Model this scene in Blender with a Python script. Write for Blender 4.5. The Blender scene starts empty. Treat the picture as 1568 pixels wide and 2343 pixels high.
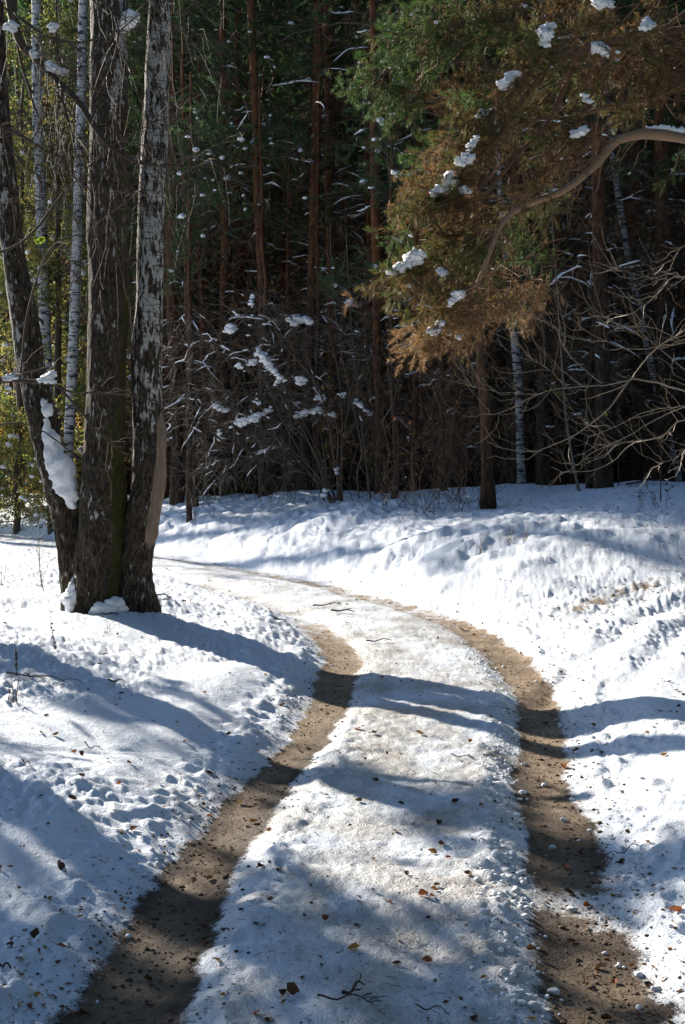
import bpy, bmesh, math
import numpy as np
from mathutils import Vector

# ------------------------------------------------------------------ camera, sky, sun, exposure
S = bpy.context.scene
COL = S.collection
F, CX, CY, CAMH, PITCH = 2930.0, 784.0, 1171.5, 1.75, math.radians(1.95)
cam_d = bpy.data.cameras.new('camera'); cam = bpy.data.objects.new('camera', cam_d); COL.objects.link(cam)
cam.location = (0, 0, CAMH); cam.rotation_euler = (math.radians(90) - PITCH, 0, 0)
cam_d.sensor_fit = 'VERTICAL'; cam_d.sensor_height = 36.0; cam_d.sensor_width = 24.0
cam_d.lens = F / 2343 * 36.0; cam_d.clip_start = 0.1; cam_d.clip_end = 2000
S.camera = cam

SUN_AZ = math.radians(41.5)      # left of the view axis, beyond the wood
SUN_EL = math.radians(24)
to_sun = Vector((-math.sin(SUN_AZ) * math.cos(SUN_EL), math.cos(SUN_AZ) * math.cos(SUN_EL), math.sin(SUN_EL)))
w = bpy.data.worlds.new('World'); S.world = w; w.use_nodes = True
nt = w.node_tree; bg = nt.nodes['Background']
sky = nt.nodes.new('ShaderNodeTexSky'); sky.sky_type = 'NISHITA'; sky.sun_disc = False
sky.sun_elevation = SUN_EL; sky.sun_rotation = -SUN_AZ; sky.dust_density = 0.6; sky.ozone_density = 4.0
nt.links.new(sky.outputs[0], bg.inputs[0]); bg.inputs[1].default_value = 0.095
sl = bpy.data.lights.new('sun', 'SUN'); sl.energy = 5.0; sl.angle = math.radians(0.5); sl.color = (1.0, 0.93, 0.82)
so = bpy.data.objects.new('sun', sl); COL.objects.link(so); so.rotation_euler = to_sun.to_track_quat('Z', 'Y').to_euler()
so.location = (-20, 30, 30)
S.view_settings.view_transform = 'Standard'; S.view_settings.look = 'None'
S.view_settings.exposure = 1.04; S.view_settings.gamma = 1.0; S.view_settings.use_curve_mapping = False
S.render.engine = 'CYCLES'
S.cycles.max_bounces = 6; S.cycles.diffuse_bounces = 3; S.cycles.glossy_bounces = 2; S.cycles.transmission_bounces = 2
S.cycles.caustics_reflective = False; S.cycles.caustics_refractive = False; S.cycles.use_denoising = True; S.cycles.denoiser = 'OPENIMAGEDENOISE'; S.cycles.denoising_prefilter = 'ACCURATE'

R = np.random.default_rng(11)
def U(a, b, n=None): return R.uniform(a, b, n)

# ------------------------------------------------------------------ noise
_P = np.random.default_rng(5).permutation(256).astype(np.int32); _P = np.concatenate([_P, _P, _P])
_G = np.random.default_rng(6).normal(size=(256, 3)); _G /= np.linalg.norm(_G, axis=1)[:, None]
def perlin(x, y, z=0.0):
    x, y, z = np.broadcast_arrays(np.asarray(x, float), np.asarray(y, float), np.asarray(z, float))
    xi, yi, zi = np.floor(x).astype(np.int32), np.floor(y).astype(np.int32), np.floor(z).astype(np.int32)
    xf, yf, zf = x - xi, y - yi, z - zi
    xi &= 255; yi &= 255; zi &= 255
    f = lambda t: t * t * t * (t * (t * 6 - 15) + 10)
    u, v, w_ = f(xf), f(yf), f(zf)
    out = 0
    for dx in (0, 1):
        for dy in (0, 1):
            for dz in (0, 1):
                g = _G[_P[_P[_P[xi + dx] + yi + dy] + zi + dz]]
                d = g[..., 0] * (xf - dx) + g[..., 1] * (yf - dy) + g[..., 2] * (zf - dz)
                out = out + d * (u if dx else 1 - u) * (v if dy else 1 - v) * (w_ if dz else 1 - w_)
    return out * 1.6
def sm(x, a, b):
    t = np.clip((x - a) / (b - a), 0, 1); return t * t * (3 - 2 * t)

# ------------------------------------------------------------------ the lie of the land
CLX = [(0.0, -30), (0.0, -5), (0.03, 0), (0.06, 4), (0.13, 5), (.25, 6.2), (.34, 7), (.5, 8.2), (.68, 9.7), (.76, 11.2), (.72, 12.7),
       (.35, 15.2), (-.5, 17.6), (-1.4, 19.8), (-2.8, 22.4), (-4.7, 26.), (-8.2, 31.4), (-14, 37.5), (-26, 46), (-60, 62)]
def spline(pts, n):
    p = np.array(pts, float); k = len(p)
    pad = np.vstack([2 * p[0] - p[1], p, 2 * p[-1] - p[-2]])
    t = np.linspace(0, k - 1 - 1e-6, n); i = t.astype(int); f = (t - i)[:, None]
    a, b, c, d = pad[i], pad[i + 1], pad[i + 2], pad[i + 3]
    return 0.5 * (2 * b + (c - a) * f + (2 * a - 5 * b + 4 * c - d) * f ** 2 + (3 * b - a - 3 * c + d) * f ** 3)
CL = spline(CLX, 420)
_seg = np.diff(CL, axis=0); _sl = np.linalg.norm(_seg, axis=1); CLL = np.concatenate([[0], np.cumsum(_sl)])
def road_coords(x, y):
    """signed offset from the middle of the track (right positive) and length along it"""
    sh = np.shape(x); x = np.ravel(x).astype(float); y = np.ravel(y).astype(float)
    s = np.empty_like(x); l = np.empty_like(x)
    A = CL[:-1]; D = _seg; L2 = (_sl ** 2)
    for i in range(0, len(x), 4000):
        px = x[i:i + 4000, None]; py = y[i:i + 4000, None]
        t = np.clip(((px - A[:, 0]) * D[:, 0] + (py - A[:, 1]) * D[:, 1]) / L2, 0, 1)
        dx = px - A[:, 0] - t * D[:, 0]; dy = py - A[:, 1] - t * D[:, 1]
        d2 = dx * dx + dy * dy; j = d2.argmin(1); k = np.arange(len(j))
        cr = D[j, 1] * dx[k, j] - D[j, 0] * dy[k, j]
        s[i:i + 4000] = np.sqrt(d2[k, j]) * np.sign(cr + 1e-12); l[i:i + 4000] = CLL[j] + t[k, j] * _sl[j]
    return s.reshape(sh), l.reshape(sh)
def seg_dist(x, y, pts):
    p = np.array(pts, float); best = np.full(np.shape(x), 1e9)
    for a, b in zip(p[:-1], p[1:]):
        d = b - a; t = np.clip(((x - a[0]) * d[0] + (y - a[1]) * d[1]) / (d @ d), 0, 1)
        best = np.minimum(best, np.hypot(x - a[0] - t * d[0], y - a[1] - t * d[1]))
    return best
SIDE = [(1.72, 13.5), (2.18, 13.75), (2.8, 14.43), (3.4, 15.1), (4.12, 15.5), (6.5, 16.6)]
EDGE = [(40, 12), (12, 20.2), (8.3, 22.3), (5, 24.3), (2, 26.6), (-1, 28.7), (-4.3, 31), (-40, 71)]
def edge_y(x): return np.interp(x, [e[0] for e in EDGE[::-1]], [e[1] for e in EDGE[::-1]])
def wood_depth(x, y): return y - edge_y(x) - .4
def broad(x, y, s):
    """the broad shape: crown of the track, verges, the bank below the wood"""
    t = np.maximum(s - 1.12, 0)
    a = sm(y - .25 * x, 12.3, 18) * sm(y, 8, 16)
    z = a * (0.92 * (1 - np.exp(-t / 1.15)) + 0.072 * np.minimum(t, 14))
    z = z + (1 - a) * (0.13 * sm(t, 0, .5) + 0.035 * np.minimum(t, 12))
    tl = np.maximum(-s - 1.12, 0)
    z = z + 0.13 * sm(tl, -.05, .5) + 0.09 * sm(tl, .5, 2.2) + .02 * np.minimum(tl, 6) * sm(y, 25, 14)
    z = z + 0.015 * np.exp(-(s / .42) ** 2) + .10 * np.exp(-((x + 2.2) ** 2 + (y - 14.05) ** 2) / .35)
    z = z - .75 * sm(wood_depth(x, y), .6, 6)
    return z
def height(x, y, detail=True):
    x = np.asarray(x, float); y = np.asarray(y, float)
    s, l = road_coords(x, y); as_ = np.abs(s)
    z = broad(x, y, s)
    lowf = perlin(x * .45, y * .45, 3.3)
    off = sm(as_, .95, 1.5)
    z = z + lowf * .07 * off + perlin(x * 1.3, y * 1.3, 8.1) * (.012 + .03 * off)
    wob = perlin(l * .8, np.sign(s) * 3.7, 1.2) * .07 + perlin(l * 3.1, np.sign(s) * 5, 4.) * .035
    rut = np.exp(-(np.abs(as_ - .79 + wob) / .245) ** 3) * sm(y, 34, 20)
    z = z - .055 * rut
    if detail:
        R1 = perlin(x * 5.5, y * 5.5, 2.2); R2 = perlin(x * 13, y * 13, 9.4); R3 = perlin(x * 31, y * 31, 5.7)
        rough = sm(perlin(x * .7, y * .7, 17.) + .45 * sm(y, 8.0, 12.5), -.05, .45)
        rough = rough * (1 - .85 * sm(s, 1.1, 1.6) * sm(s, 14, 9) * sm(y, 14.5, 17))
        soft = .25 + .75 * rough
        lump = (2.6 * np.abs(R1) - .5) * .7 + (2.6 * np.abs(R2) - .5) * .35
        z = z + off * (lump * .017 * rough + (np.abs(R2) * 2 - .4) * .012 * rough + R1 * .008 + R2 * .009 * soft + R3 * .0075 * soft + perlin(x * 62, y * 62, 1.1) * .003 * soft)
        z = z + (1 - off) * (R1 * .010 + R2 * .007 + R3 * .004) * (1 - .6 * rut)
        # thrown-up edge by the ruts
        edge = np.exp(-((as_ - 1.20 + wob) / .17) ** 2)
        z = z + edge * (.03 + .05 * np.maximum(perlin(x * 4, y * 4, 31.), -.2) + .03 * np.maximum(R2, -.1)) * sm(y, 26, 12)
        inner = np.exp(-((as_ - .47) / .10) ** 2)
        z = z + inner * (.012 + .02 * R2 + .015 * np.maximum(R1, 0)) * sm(y, 14, 6)
        # tread combs pressed in the verge
        comb = np.exp(-((s + 1.28 + .1 * perlin(l * .5, 2.2)) / .13) ** 2) * sm(perlin(l * .45, 7.7), -.1, .25) * sm(y, 12, 9)
        z = z + comb * .011 * np.sin(l * 2 * np.pi / .105 + R1)
        # wind-carved, slumped lumps on the far bank
        t = s - 1.05
        bankm = sm(t, .05, .5) * sm(t, 5.2, 2.4) * sm(y, 15, 18.5)
        q1 = perlin(l * 1.25 + .25 * R1 + .55 * t, t * .42, 44.); q2 = perlin(l * 4.2 + t * 2.0, t * 1.3, 12.); q3 = perlin(l * .5 + t * .5, t * .35, 66.)
        z = z + bankm * ((np.sqrt(q1 * q1 + .006) * .24 + np.sqrt(q2 * q2 + .004) * .12) * (.6 + .8 * perlin(l * .35, t * .3, 3.)) + q3 * .05 - .06 + R1 * .026 + R2 * .012 + R3 * .005)
        # old wheel tracks turning off to the right
        d = seg_dist(x, y, [(1.5, 9.6), (1.82, 10.5), (2.3, 11.3), (3.3, 13.8), (4.2, 14.8)])
        e = seg_dist(x, y, [(1.99, 9.1), (2.42, 10.1), (3.48, 12.9), (5, 14.6)])
        for dd in (d, e):
            z = z - .045 * np.exp(-(dd / .12) ** 2) * (.7 + .5 * R1) + .022 * np.exp(-((dd - .24) / .12) ** 2) * (.8 + .3 * R2)
    return z
def dirt_mask(x, y):
    s, l = road_coords(x, y); as_ = np.abs(s)
    wob = perlin(l * .8, np.sign(s) * 3.7, 1.2) * .07 + perlin(l * 3.1, np.sign(s) * 5, 4.) * .035
    n = perlin(x * 3, y * 3, 51.) * .45 + perlin(x * 9, y * 9, 23.) * .5 + perlin(x * 24, y * 24, 2.) * .22
    wd = np.where(s < 0, np.interp(y, [4, 5, 6.2, 8, 9.7, 12, 15], [.20, .185, .155, .125, .15, .19, .21]), np.interp(y, [4, 5, 6.2, 8, 9.7, 12, 15], [.20, .20, .18, .145, .155, .21, .24]))
    core = 1 - sm(np.abs(as_ - .78 + wob) / wd, .5, 1.5)
    core = core * (1 - .46 * sm(y, 11.5, 16)) * (1 - .45 * sm(y, 20, 27))
    # snow blown back over part of the right rut, and left one thinner at the bend
    core = core - .5 * np.exp(-((y - 5.25) / .38) ** 2) * (s > 0) * (.75 + perlin(x * 2.5, y * 2.5, 9.))
    core = core - .16 * sm(y, 11.3, 12.4) * (s < 0)
    d = core + n * (.24 + .60 * np.sqrt(np.clip(core, 0, 1)) * (1.05 - core))
    sd = seg_dist(x, y, SIDE)
    d = np.maximum(d, (.60 - sd * 1.25) * sm(x, 1.9, 2.7) * sm(x, 4.6, 3.6) + n * .5 - .03)
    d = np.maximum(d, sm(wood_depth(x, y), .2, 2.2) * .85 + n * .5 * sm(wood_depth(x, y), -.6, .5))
    pack = sm(as_, 1.12, .8) * (0.45 + .7 * perlin(x * 1.6, y * 1.6, 77.) + .5 * perlin(x * 5, y * 5, 7.))
    pack = pack - .12 * sm(y, 13, 17) + .25 * sm(as_, 1.7, 1.0) * sm(perlin(x * 2, y * 2, 13.), 0, .4)
    dark_soil = .95 * sm(y, 9.5, 5.5) * (.8 + .8 * perlin(x * 1.7, y * 1.2, 5.)) + .5 * sm(np.abs(as_ - .80) / wd, .5, 1.1) * sm(y, 12, 8) - .35 * np.exp(-((as_ - .82) / .07) ** 2)  # soil darkened nearer the camera, along rut edges and on the wood floor
    dark_soil = np.maximum(dark_soil, sm(wood_depth(x, y), -.3, .6))
    return np.clip(d, 0, 1), np.clip(pack, 0, 1), np.clip(dark_soil, 0, 1)

def pray(px, py):
    cx = (px - CX) / F; cy = (CY - py) / F
    return np.array([cx, math.cos(PITCH) + math.sin(PITCH) * cy, -math.sin(PITCH) + math.cos(PITCH) * cy])
def P(px, py, Y):
    d = pray(px, py); return np.array([0, 0, CAMH]) + d * (Y / d[1])
def gp(px, py):
    d = pray(px, py); ts = np.geomspace(3.2, 70, 700)
    p = np.array([0, 0, CAMH]) + ts[:, None] * d
    g = height(p[:, 0], p[:, 1], False); b = np.nonzero(p[:, 2] < g)[0]
    if len(b) == 0: return p[-1]
    q = p[b[0]].copy(); q[2] = g[b[0]]; return q
def gz(x, y): return float(height(np.array([x]), np.array([y]), False)[0])
def px2m(n, Y): return n / F * Y

# ------------------------------------------------------------------ mesh helpers
class Geo:
    def __init__(s): s.v = []; s.q = []; s.t = []; s.a = []; s.n = 0
    def add(s, V, Q=None, T=None, a=0.5):
        V = np.asarray(V, float).reshape(-1, 3); s.v.append(V)
        if Q is not None and len(Q): s.q.append(np.asarray(Q).reshape(-1, 4) + s.n)
        if T is not None and len(T): s.t.append(np.asarray(T).reshape(-1, 3) + s.n)
        s.a.append(np.broadcast_to(np.asarray(a, float), (len(V),)))
        s.n += len(V); return s
    def mesh(s, name, mat, off=(0, 0, 0), smooth=True, attrs=None):
        me = bpy.data.meshes.new(name)
        if s.n:
            V = np.concatenate(s.v) - np.asarray(off, float)
            q = np.concatenate(s.q) if s.q else np.zeros((0, 4), int); t = np.concatenate(s.t) if s.t else np.zeros((0, 3), int)
            me.vertices.add(len(V)); me.vertices.foreach_set('co', V.astype(np.float32).ravel())
            me.loops.add(q.size + t.size); me.polygons.add(len(q) + len(t))
            me.loops.foreach_set('vertex_index', np.concatenate([q.ravel(), t.ravel()]).astype(np.int32))
            st = np.concatenate([np.arange(len(q)) * 4, q.size + np.arange(len(t)) * 3]).astype(np.int32)
            me.polygons.foreach_set('loop_start', st)
            me.polygons.foreach_set('use_smooth', np.full(len(st), smooth))
            me.update(calc_edges=True)
            at = me.attributes.new('tone', 'FLOAT', 'POINT'); at.data.foreach_set('value', np.concatenate(s.a).astype(np.float32))
            for k, v in (attrs or {}).items():
                at = me.attributes.new(k, 'FLOAT', 'POINT'); at.data.foreach_set('value', np.asarray(v, np.float32))
        me.materials.append(mat); return me
def root(name, label, cat, loc=(0, 0, 0), group=None):
    o = bpy.data.objects.new(name, None); COL.objects.link(o); o.empty_display_size = .2; o.location = tuple(map(float, loc))
    o['label'] = label; o['category'] = cat
    if group: o['group'] = group
    return o
def tag(o, label, cat, group=None):
    o['label'] = label; o['category'] = cat
    if group: o['group'] = group
    return o
def part(g, name, mat, parent, kind=None, smooth=True, attrs=None, local=False, label=None):
    """a part under a thing; its vertices are given in world space unless local"""
    off = (0, 0, 0)
    if not local:
        p = parent; off = np.zeros(3)
        while p: off = off + np.array(p.location); p = p.parent
    o = bpy.data.objects.new(name, g.mesh(name, mat, off, smooth, attrs)); COL.objects.link(o); o.parent = parent
    if kind: o['kind'] = kind
    if label: o['label'] = label
    return o
def solo(g, name, mat, loc, kind=None, smooth=True):
    o = bpy.data.objects.new(name, g.mesh(name, mat, loc, smooth)); COL.objects.link(o); o.location = tuple(map(float, loc))
    if kind: o['kind'] = kind
    return o
def copy_thing(r, loc, rz=0., sc=1., label=None, group=None):
    c = r.copy(); COL.objects.link(c); c.location = tuple(map(float, loc)); c.rotation_euler = (0, 0, rz); c.scale = (sc, sc, sc)
    if label: c['label'] = label
    if group: c['group'] = group
    for ch in r.children:
        d = ch.copy(); COL.objects.link(d); d.parent = c
        for gch in ch.children:
            e = gch.copy(); COL.objects.link(e); e.parent = d
    return c
def norm(v): return v / np.maximum(np.linalg.norm(v, axis=-1, keepdims=True), 1e-9)
def tubes(Pn, Rn, sides=3):
    """many tubes at once: Pn (n,k,3), Rn (n,k)"""
    Pn = np.asarray(Pn, float); Rn = np.asarray(Rn, float); n, k, _ = Pn.shape
    T = norm(np.gradient(Pn, axis=1))
    m = np.abs(T.mean(1)); ax = np.eye(3)[m.argmin(1)][:, None, :]
    u = norm(np.cross(T, ax)); v = np.cross(T, u)
    an = np.arange(sides) * 2 * np.pi / sides
    V = Pn[:, :, None] + Rn[:, :, None, None] * (np.cos(an)[None, None, :, None] * u[:, :, None] + np.sin(an)[None, None, :, None] * v[:, :, None])
    i, j, c = np.meshgrid(np.arange(n), np.arange(k - 1), np.arange(sides), indexing='ij')
    b = i * k * sides + j * sides; c2 = (c + 1) % sides
    Q = np.stack([b + c, b + c2, b + sides + c2, b + sides + c], -1).reshape(-1, 4)
    return V.reshape(-1, 3), Q
def lines(base, d, L, k=4, droop=0., wob=.06):
    """twig polylines: start points, directions, lengths"""
    base = np.asarray(base, float); n = len(base); t = np.linspace(0, 1, k)
    L = np.broadcast_to(np.asarray(L, float), (n,)); dr = np.broadcast_to(np.asarray(droop, float), (n,))
    Pn = base[:, None] + norm(d)[:, None] * (L[:, None] * t)[..., None]
    Pn[:, :, 2] -= (dr * L)[:, None] * t ** 2
    W = np.cumsum(R.normal(size=(n, k, 3)), 1) * (wob * L)[:, None, None]; W[:, 0] = 0
    return Pn + W
def along(Pn, m, lo=.15, hi=1.):
    """m random places on the polylines: positions, tangents, which, where"""
    n, k, _ = Pn.shape; i = R.integers(0, n, m); t = U(lo, hi, m) * (k - 1) * .9999; j = t.astype(int); f = (t - j)[:, None]
    a, b = Pn[i, j], Pn[i, j + 1]
    return a * (1 - f) + b * f, norm(b - a), i, t / (k - 1)
def rdir(n): return norm(R.normal(size=(n, 3)))
def side_dirs(T, spread=.9):
    n = len(T); r = rdir(n); pr = norm(r - (r * T).sum(1)[:, None] * T)
    return norm(T * (1 - spread * .55) + pr * spread)
def needles(g, pos, axis, K, ln, wd, tone, spread=(20, 75)):
    n = len(pos); pos = np.repeat(pos, K, 0); ax = np.repeat(norm(axis), K, 0); N = n * K
    r = rdir(N); pr = norm(r - (r * ax).sum(1)[:, None] * ax); al = np.radians(U(spread[0], spread[1], N))[:, None]
    d = ax * np.cos(al) + pr * np.sin(al); L = ln * U(.6, 1.15, N)[:, None]
    b = pos + ax * (U(-1, 1, N)[:, None] * ln * .7); sd = norm(np.cross(d, rdir(N))) * wd * .5
    V = np.stack([b - sd, b + sd, b + d * L], 1).reshape(-1, 3)
    g.add(V, T=np.arange(N * 3).reshape(-1, 3), a=np.repeat(np.clip(np.repeat(tone, K) + R.normal(size=N) * .09, 0, 1), 3))
def leaves(g, pos, size, tone, flat=0.):
    n = len(pos); nrm = rdir(n); nrm[:, 2] += flat * np.sign(nrm[:, 2] + 1e-6) * 2; nrm = norm(nrm)
    u = norm(np.cross(nrm, rdir(n))); v = np.cross(nrm, u); s = (np.asarray(size) * U(.6, 1.2, n))[:, None]
    V = np.stack([pos - u * s, pos + v * s * .55 + nrm * s * .18, pos + u * s, pos - v * s * .55 + nrm * s * .18], 1).reshape(-1, 3)
    g.add(V, Q=np.arange(n * 4).reshape(-1, 4), a=np.repeat(np.clip(tone + R.normal(size=n) * .12, 0, 1), 4))
def ico(sub):
    bm = bmesh.new(); bmesh.ops.create_icosphere(bm, subdivisions=sub, radius=1)
    V = np.array([v.co[:] for v in bm.verts]); bm.verts.index_update(); T = np.array([[v.index for v in f.verts] for f in bm.faces]); bm.free(); return V, T
ICO = {1: ico(1), 2: ico(2), 3: ico(3)}
def blobs(g, pos, rad, squash=.7, lump=.35, sub=2, freq=1.3):
    V0, T0 = ICO[sub]; pos = np.atleast_2d(pos); n = len(pos); rad = np.broadcast_to(np.asarray(rad, float), (n,))
    sc = np.stack([U(.8, 1.25, n), U(.8, 1.25, n), np.full(n, squash) * U(.8, 1.2, n)], 1)
    W = V0[None] * freq + pos[:, None] * 7.3
    disp = 1 + lump * (perlin(W[..., 0], W[..., 1], W[..., 2]) + .5 * perlin(W[..., 0] * 2.3, W[..., 1] * 2.3, W[..., 2] * 2.3))
    V = pos[:, None] + V0[None] * disp[..., None] * (rad[:, None] * sc)[:, None]
    T = (T0[None] + (np.arange(n) * len(V0))[:, None, None]).reshape(-1, 3)
    g.add(V.reshape(-1, 3), T=T)
def snow_strips(g, Pn, r_in, th, sides=6):
    """snow lying along the tops of branches"""
    n, k, _ = Pn.shape; Q_ = Pn.copy(); th = np.broadcast_to(np.asarray(th, float), (n,))
    prof = np.sin(np.linspace(.06, np.pi - .06, k)) ** .5 * (1 + .3 * R.normal(size=(n, k))).clip(.5, 1.6)
    rr = th[:, None] * prof
    Q_[:, :, 2] += r_in + rr * .55
    V, Q = tubes(Q_, rr, sides); g.add(V, Q)
def sub_lines(Pn, i, a, b, k=9):
    t = np.linspace(0, 1, k)[None] * (b - a)[:, None] + a[:, None]
    kk = Pn.shape[1]; tt = t * (kk - 1) * .9999; j = tt.astype(int); f = (tt - j)[..., None]
    return Pn[i[:, None], j] * (1 - f) + Pn[i[:, None], j + 1] * f

# ------------------------------------------------------------------ materials
class NT:
    def __init__(s, name):
        s.m = bpy.data.materials.new(name); s.m.use_nodes = True; s.t = s.m.node_tree
        s.b = s.t.nodes['Principled BSDF']; s.out = s.t.nodes['Material Output']
    def n(s, ty, **kw):
        x = s.t.nodes.new(ty)
        for k, v in kw.items(): setattr(x, k, v)
        return x
    def set(s, sock, v):
        if isinstance(v, bpy.types.NodeSocket): s.t.links.new(v, sock)
        elif isinstance(v, (tuple, list)): sock.default_value = tuple(v) + ((1.,) if len(v) == 3 and len(sock.default_value) == 4 else ())
        else: sock.default_value = v
    def attr(s, name): return s.n('ShaderNodeAttribute', attribute_name=name).outputs['Fac']
    def coord(s, scale=(1, 1, 1), kind='Object'):
        c = s.n('ShaderNodeTexCoord'); m = s.n('ShaderNodeMapping'); s.t.links.new(c.outputs[kind], m.inputs[0]); m.inputs['Scale'].default_value = scale; return m.outputs[0]
    def noise(s, vec, scale, detail=3, rough=.55):
        x = s.n('ShaderNodeTexNoise'); s.t.links.new(vec, x.inputs['Vector']); x.inputs['Scale'].default_value = scale
        x.inputs['Detail'].default_value = detail; x.inputs['Roughness'].default_value = rough; return x.outputs['Fac']
    def math(s, op, a, b=0., c=None):
        x = s.n('ShaderNodeMath', operation=op); s.set(x.inputs[0], a); s.set(x.inputs[1], b)
        if c is not None: s.set(x.inputs[2], c)
        return x.outputs[0]
    def step(s, v, a, b):
        x = s.n('ShaderNodeMapRange', interpolation_type='SMOOTHSTEP'); s.set(x.inputs[0], v); s.set(x.inputs[1], a); s.set(x.inputs[2], b); return x.outputs[0]
    def mix(s, f, a, b):
        x = s.n('ShaderNodeMix', data_type='RGBA'); s.set(x.inputs[0], f); s.set(x.inputs[6], a); s.set(x.inputs[7], b); return x.outputs[2]
    def ramp(s, f, stops):
        x = s.n('ShaderNodeValToRGB'); s.set(x.inputs[0], f); e = x.color_ramp.elements
        while len(e) < len(stops): e.new(.5)
        for k, (p, c) in zip(e, stops): k.position = p; k.color = tuple(c) + (1,)
        return x.outputs[0]
    def bump(s, h, strength, dist):
        x = s.n('ShaderNodeBump'); s.set(x.inputs['Height'], h); x.inputs['Strength'].default_value = strength; x.inputs['Distance'].default_value = dist
        s.t.links.new(x.outputs[0], s.b.inputs['Normal'])
    def col(s, c, rough=.8, spec=.3):
        s.set(s.b.inputs['Base Color'], c); s.set(s.b.inputs['Roughness'], rough); s.set(s.b.inputs['Specular IOR Level'], spec)
    def translucent(s, c, f):
        tr = s.n('ShaderNodeBsdfTranslucent'); s.set(tr.inputs[0], c); mx = s.n('ShaderNodeMixShader'); s.set(mx.inputs[0], f)
        s.t.links.new(s.b.outputs[0], mx.inputs[1]); s.t.links.new(tr.outputs[0], mx.inputs[2]); s.t.links.new(mx.outputs[0], s.out.inputs[0])
def m_ground():
    k = NT('snow_and_soil'); v = k.coord(); d = k.attr('dirt'); pk = k.attr('pack')
    n1, n2, n3 = k.noise(v, 22, 4, .65), k.noise(v, 95, 3, .6), k.noise(v, 330, 2, .6)
    dd = k.math('ADD', d, k.math('MULTIPLY', k.math('SUBTRACT', k.math('ADD', n1, k.math('MULTIPLY', n2, .8)), .9), .75))
    mask = k.step(dd, .34, .68)
    snow = k.mix(k.math('MULTIPLY', pk, k.math('ADD', .4, n2)), (.82, .865, .92), (.50, .465, .415))
    fl = k.math('MULTIPLY', k.step(k.noise(v, 140, 2, .7), .60, .68), k.math('ADD', k.math('MULTIPLY', pk, 1.2), k.math('MULTIPLY', d, .9)))
    snow = k.mix(k.math('MINIMUM', fl, .9), snow, (.13, .085, .045))
    soil = k.ramp(k.math('ADD', k.math('MULTIPLY', k.noise(v, 3.2, 3, .6), .45), k.math('ADD', k.math('MULTIPLY', n1, .3), k.math('MULTIPLY', n3, .25))), [(.30, (.07, .047, .029)), (.48, (.23, .16, .098)), (.66, (.42, .315, .21))])
    soil = k.mix(k.math('MULTIPLY', k.attr('dark_soil'), k.math('ADD', .45, n1)), soil, k.mix(n2, (.030, .022, .015), (.085, .060, .040)))
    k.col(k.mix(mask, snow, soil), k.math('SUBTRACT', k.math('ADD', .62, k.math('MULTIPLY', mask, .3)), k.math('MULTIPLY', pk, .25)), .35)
    k.bump(k.math('ADD', k.math('MULTIPLY', n1, .6), k.math('ADD', k.math('MULTIPLY', n2, .35), k.math('MULTIPLY', n3, .09))), .85, .03)
    return k.m
def m_snow():
    k = NT('clinging_snow'); v = k.coord(); n = k.noise(v, 30, 4, .6)
    k.col((.86, .87, .89), .65, .3); k.set(k.b.inputs['Subsurface Weight'], 0.0); k.bump(n, .6, .02); return k.m
def m_birch():
    k = NT('birch_bark'); dark = k.attr('tone'); moss = k.attr('moss'); wood = k.attr('wood')
    v = k.coord((1, 1, .30)); a, b = k.noise(v, 19, 5, .65), k.noise(v, 48, 3, .6); h = k.coord((1, 1, 9)); len_ = k.noise(h, 7, 2, .6)
    pl = k.noise(k.coord((1, 1, .55)), 5.5, 3, .6)
    f = k.math('ADD', k.math('MULTIPLY', a, .62), k.math('ADD', k.math('MULTIPLY', b, .24), k.math('MULTIPLY', pl, .14)))
    fis = k.step(k.math('SUBTRACT', f, k.math('MULTIPLY', k.math('SUBTRACT', dark, .5), .20)), .515, .475)
    white = k.mix(k.step(len_, .54, .66), k.mix(b, (.30, .285, .26), (.60, .58, .54)), (.14, .115, .095))
    blk = k.mix(k.step(b, .3, .7), (.012, .009, .006), k.mix(pl, (.050, .037, .026), (.16, .122, .088)))
    c = k.mix(fis, white, blk)
    wd = k.mix(k.noise(k.coord((1, 1, .08)), 40, 4, .6), (.085, .05, .03), (.38, .29, .215))
    wn = k.noise(k.coord((1, 1, .12)), 20, 4, .65); c = k.mix(k.step(k.math('ADD', wood, k.math('MULTIPLY', k.math('SUBTRACT', wn, .5), 1.5)), .42, .62), c, wd)
    mm = k.step(k.math('ADD', moss, k.math('MULTIPLY', k.math('SUBTRACT', k.noise(k.coord(), 14, 4, .65), .5), 1.6)), .50, .85)
    c = k.mix(mm, c, k.mix(b, (.018, .019, .005), (.075, .066, .016)))
    k.col(c, .85, .2); k.bump(k.math('ADD', k.math('MULTIPLY', f, 1.), k.math('MULTIPLY', len_, .12)), 1., .09); return k.m
def m_young_birch():
    k = NT('young_birch_bark'); h = k.coord((1, 1, 4.5)); a = k.noise(h, 4.5, 3, .65); b = k.noise(k.coord((1, 1, 9)), 14, 2, .6)
    c = k.mix(k.step(a, .50, .58), k.mix(b, (.24, .24, .24), (.50, .50, .49)), (.03, .027, .025))
    k.col(c, .7, .25); k.bump(a, .4, .01); return k.m
def m_pine(name, low, high, z0, z1):
    k = NT(name); c = k.n('ShaderNodeTexCoord'); sp = k.n('ShaderNodeSeparateXYZ'); k.t.links.new(c.outputs['Object'], sp.inputs[0])
    v = k.coord((1, 1, .3)); a = k.noise(v, 16, 4, .65); up = k.step(k.math('ADD', sp.outputs[2], k.math('MULTIPLY', a, 2.)), z0, z1)
    d = tuple(x * .35 for x in low); e = tuple(x * .45 for x in high)
    f = k.step(a, .35, .65)
    k.col(k.mix(up, k.mix(f, d, low), k.mix(f, e, high)), .9, .15); k.bump(a, 1., .04); return k.m
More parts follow.
